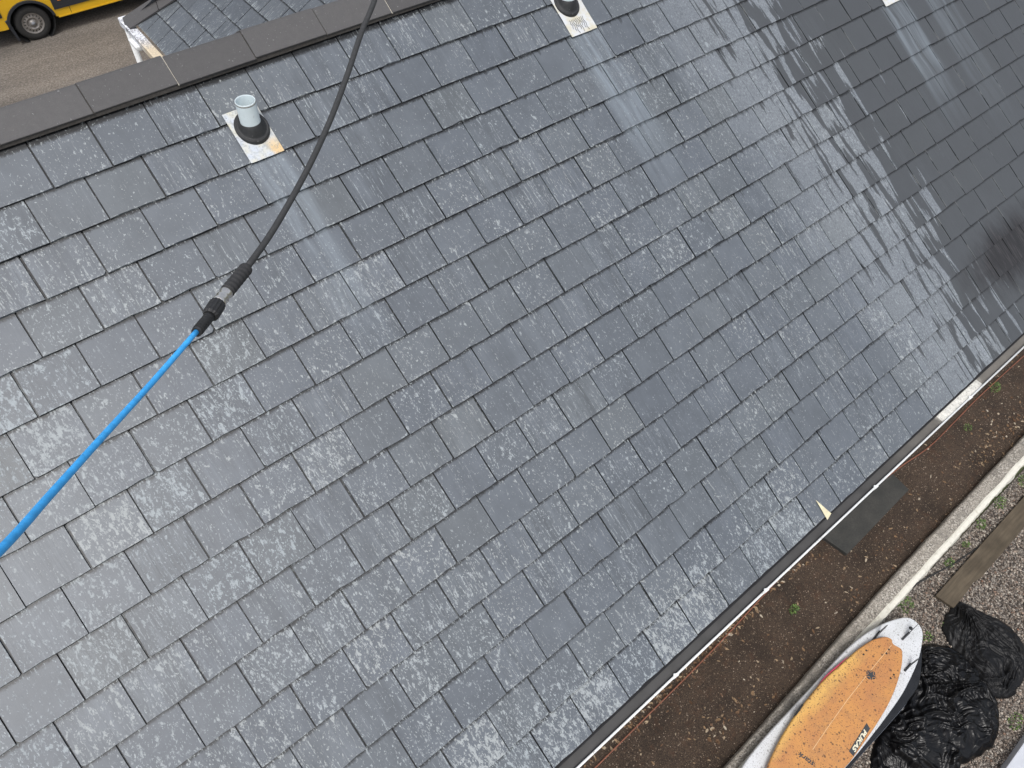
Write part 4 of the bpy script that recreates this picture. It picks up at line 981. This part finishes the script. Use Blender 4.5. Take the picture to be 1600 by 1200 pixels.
link('door_window', fix(pyd('dw', [(2.15, .028, 1.38), (3.75, .028, 1.38), (3.3, .072, 2.1), (2.15, .072, 2.1)], [(0, 1, 2, 3)])), m_glass, van)
link('windscreen', fix(pyd('ws', [(4.06, .25, 1.57), (4.06, 1.73, 1.57), (3.5, 1.68, 2.36), (3.5, .3, 2.36)], [(0, 1, 2, 3)])), m_glass, van)
link('front_bumper', box(4.5, 5.0, .0, 1.98, .3, .62, bv=.04), m_trim, van)
for yy in (.12, 1.62): link('headlight', box(4.72, 4.86, yy, yy + .25, .9, 1.2, bv=.03), simple('headlight', (.6, .62, .65), .1), van)
for cx_ in (0, 3.66):
    ar = []; 
    for a in range(6, 175, 8):
        for rr_ in (.405, .452): ar.append((cx_ + rr_ * math.cos(R_(a)) * 1.02, .36 + rr_ * math.sin(R_(a)) * .97))
    vv = [(x, -.012, z) for x, z in ar] + [(x, .03, z) for x, z in ar]; nn_ = len(ar); ff = []
    for i in range(0, nn_ - 2, 2): ff += [(i, i + 1, i + 3, i + 2), (nn_ + i, nn_ + i + 2, nn_ + i + 3, nn_ + i + 1), (i, i + 2, nn_ + i + 2, nn_ + i), (i + 1, nn_ + i + 1, nn_ + i + 3, i + 3)]
    link('arch_flare', fix(pyd('arch', vv, ff)), m_trim, van)
    lin = lathe([(.42, -.0), (.42, .5)], 32, 'liner'); lo = link('arch_liner', lin, m_under, van); lo.rotation_euler = (-math.pi / 2, 0, 0); lo.location = (cx_, .03, .37)
    for yy, sg in ((.03, 1), (1.95, -1)):
        wh = link('wheel', lathe([(.205, .012), (.245, .0), (.30, .004), (.328, .03), (.335, .06), (.335, .17), (.325, .2), (.22, .21)], 48), m_tyre, van)
        wh.rotation_euler = (-math.pi / 2 * sg, 0, 0); wh.location = (cx_, yy, .335)
        rm = link('rim', lathe([(.206, .014), (.198, .012), (.185, .03), (.165, .032), (.125, .014), (.105, .012), (.10, .03), (.06, .03), (.055, .005), (.0, .002)], 40), m_rim, wh)
        hv = []; hf = []
        for j in range(16):
            a = 2 * math.pi * j / 16; b_ = len(hv)
            for (rr_, da) in ((.135, -.055), (.135, .055), (.172, .045), (.172, -.045)): hv.append((rr_ * math.cos(a + da), rr_ * math.sin(a + da), .0155 if rr_ < .15 else .024))
            hf.append((b_, b_ + 1, b_ + 2, b_ + 3))
        link('rim_slot', pyd('slots', hv, hf), m_under, wh)
        hub = link('hub_cap', lathe([(0, -.012), (.03, -.01), (.036, .002), (.04, .012)], 20), simple('hub_grey', (.22, .23, .25), .5), wh)
link('mudflap', bevel(fix(pyd('flap', [(-.40, -.0, .10), (-.47, -.0, .52), (-.40, 0, .55), (-.36, 0, .10), (-.40, .26, .10), (-.47, .26, .52), (-.40, .26, .55), (-.36, .26, .10)], [(0, 1, 2, 3), (4, 7, 6, 5), (0, 4, 5, 1), (1, 5, 6, 2), (2, 6, 7, 3), (3, 7, 4, 0)])), .004, 1), m_trim, van)
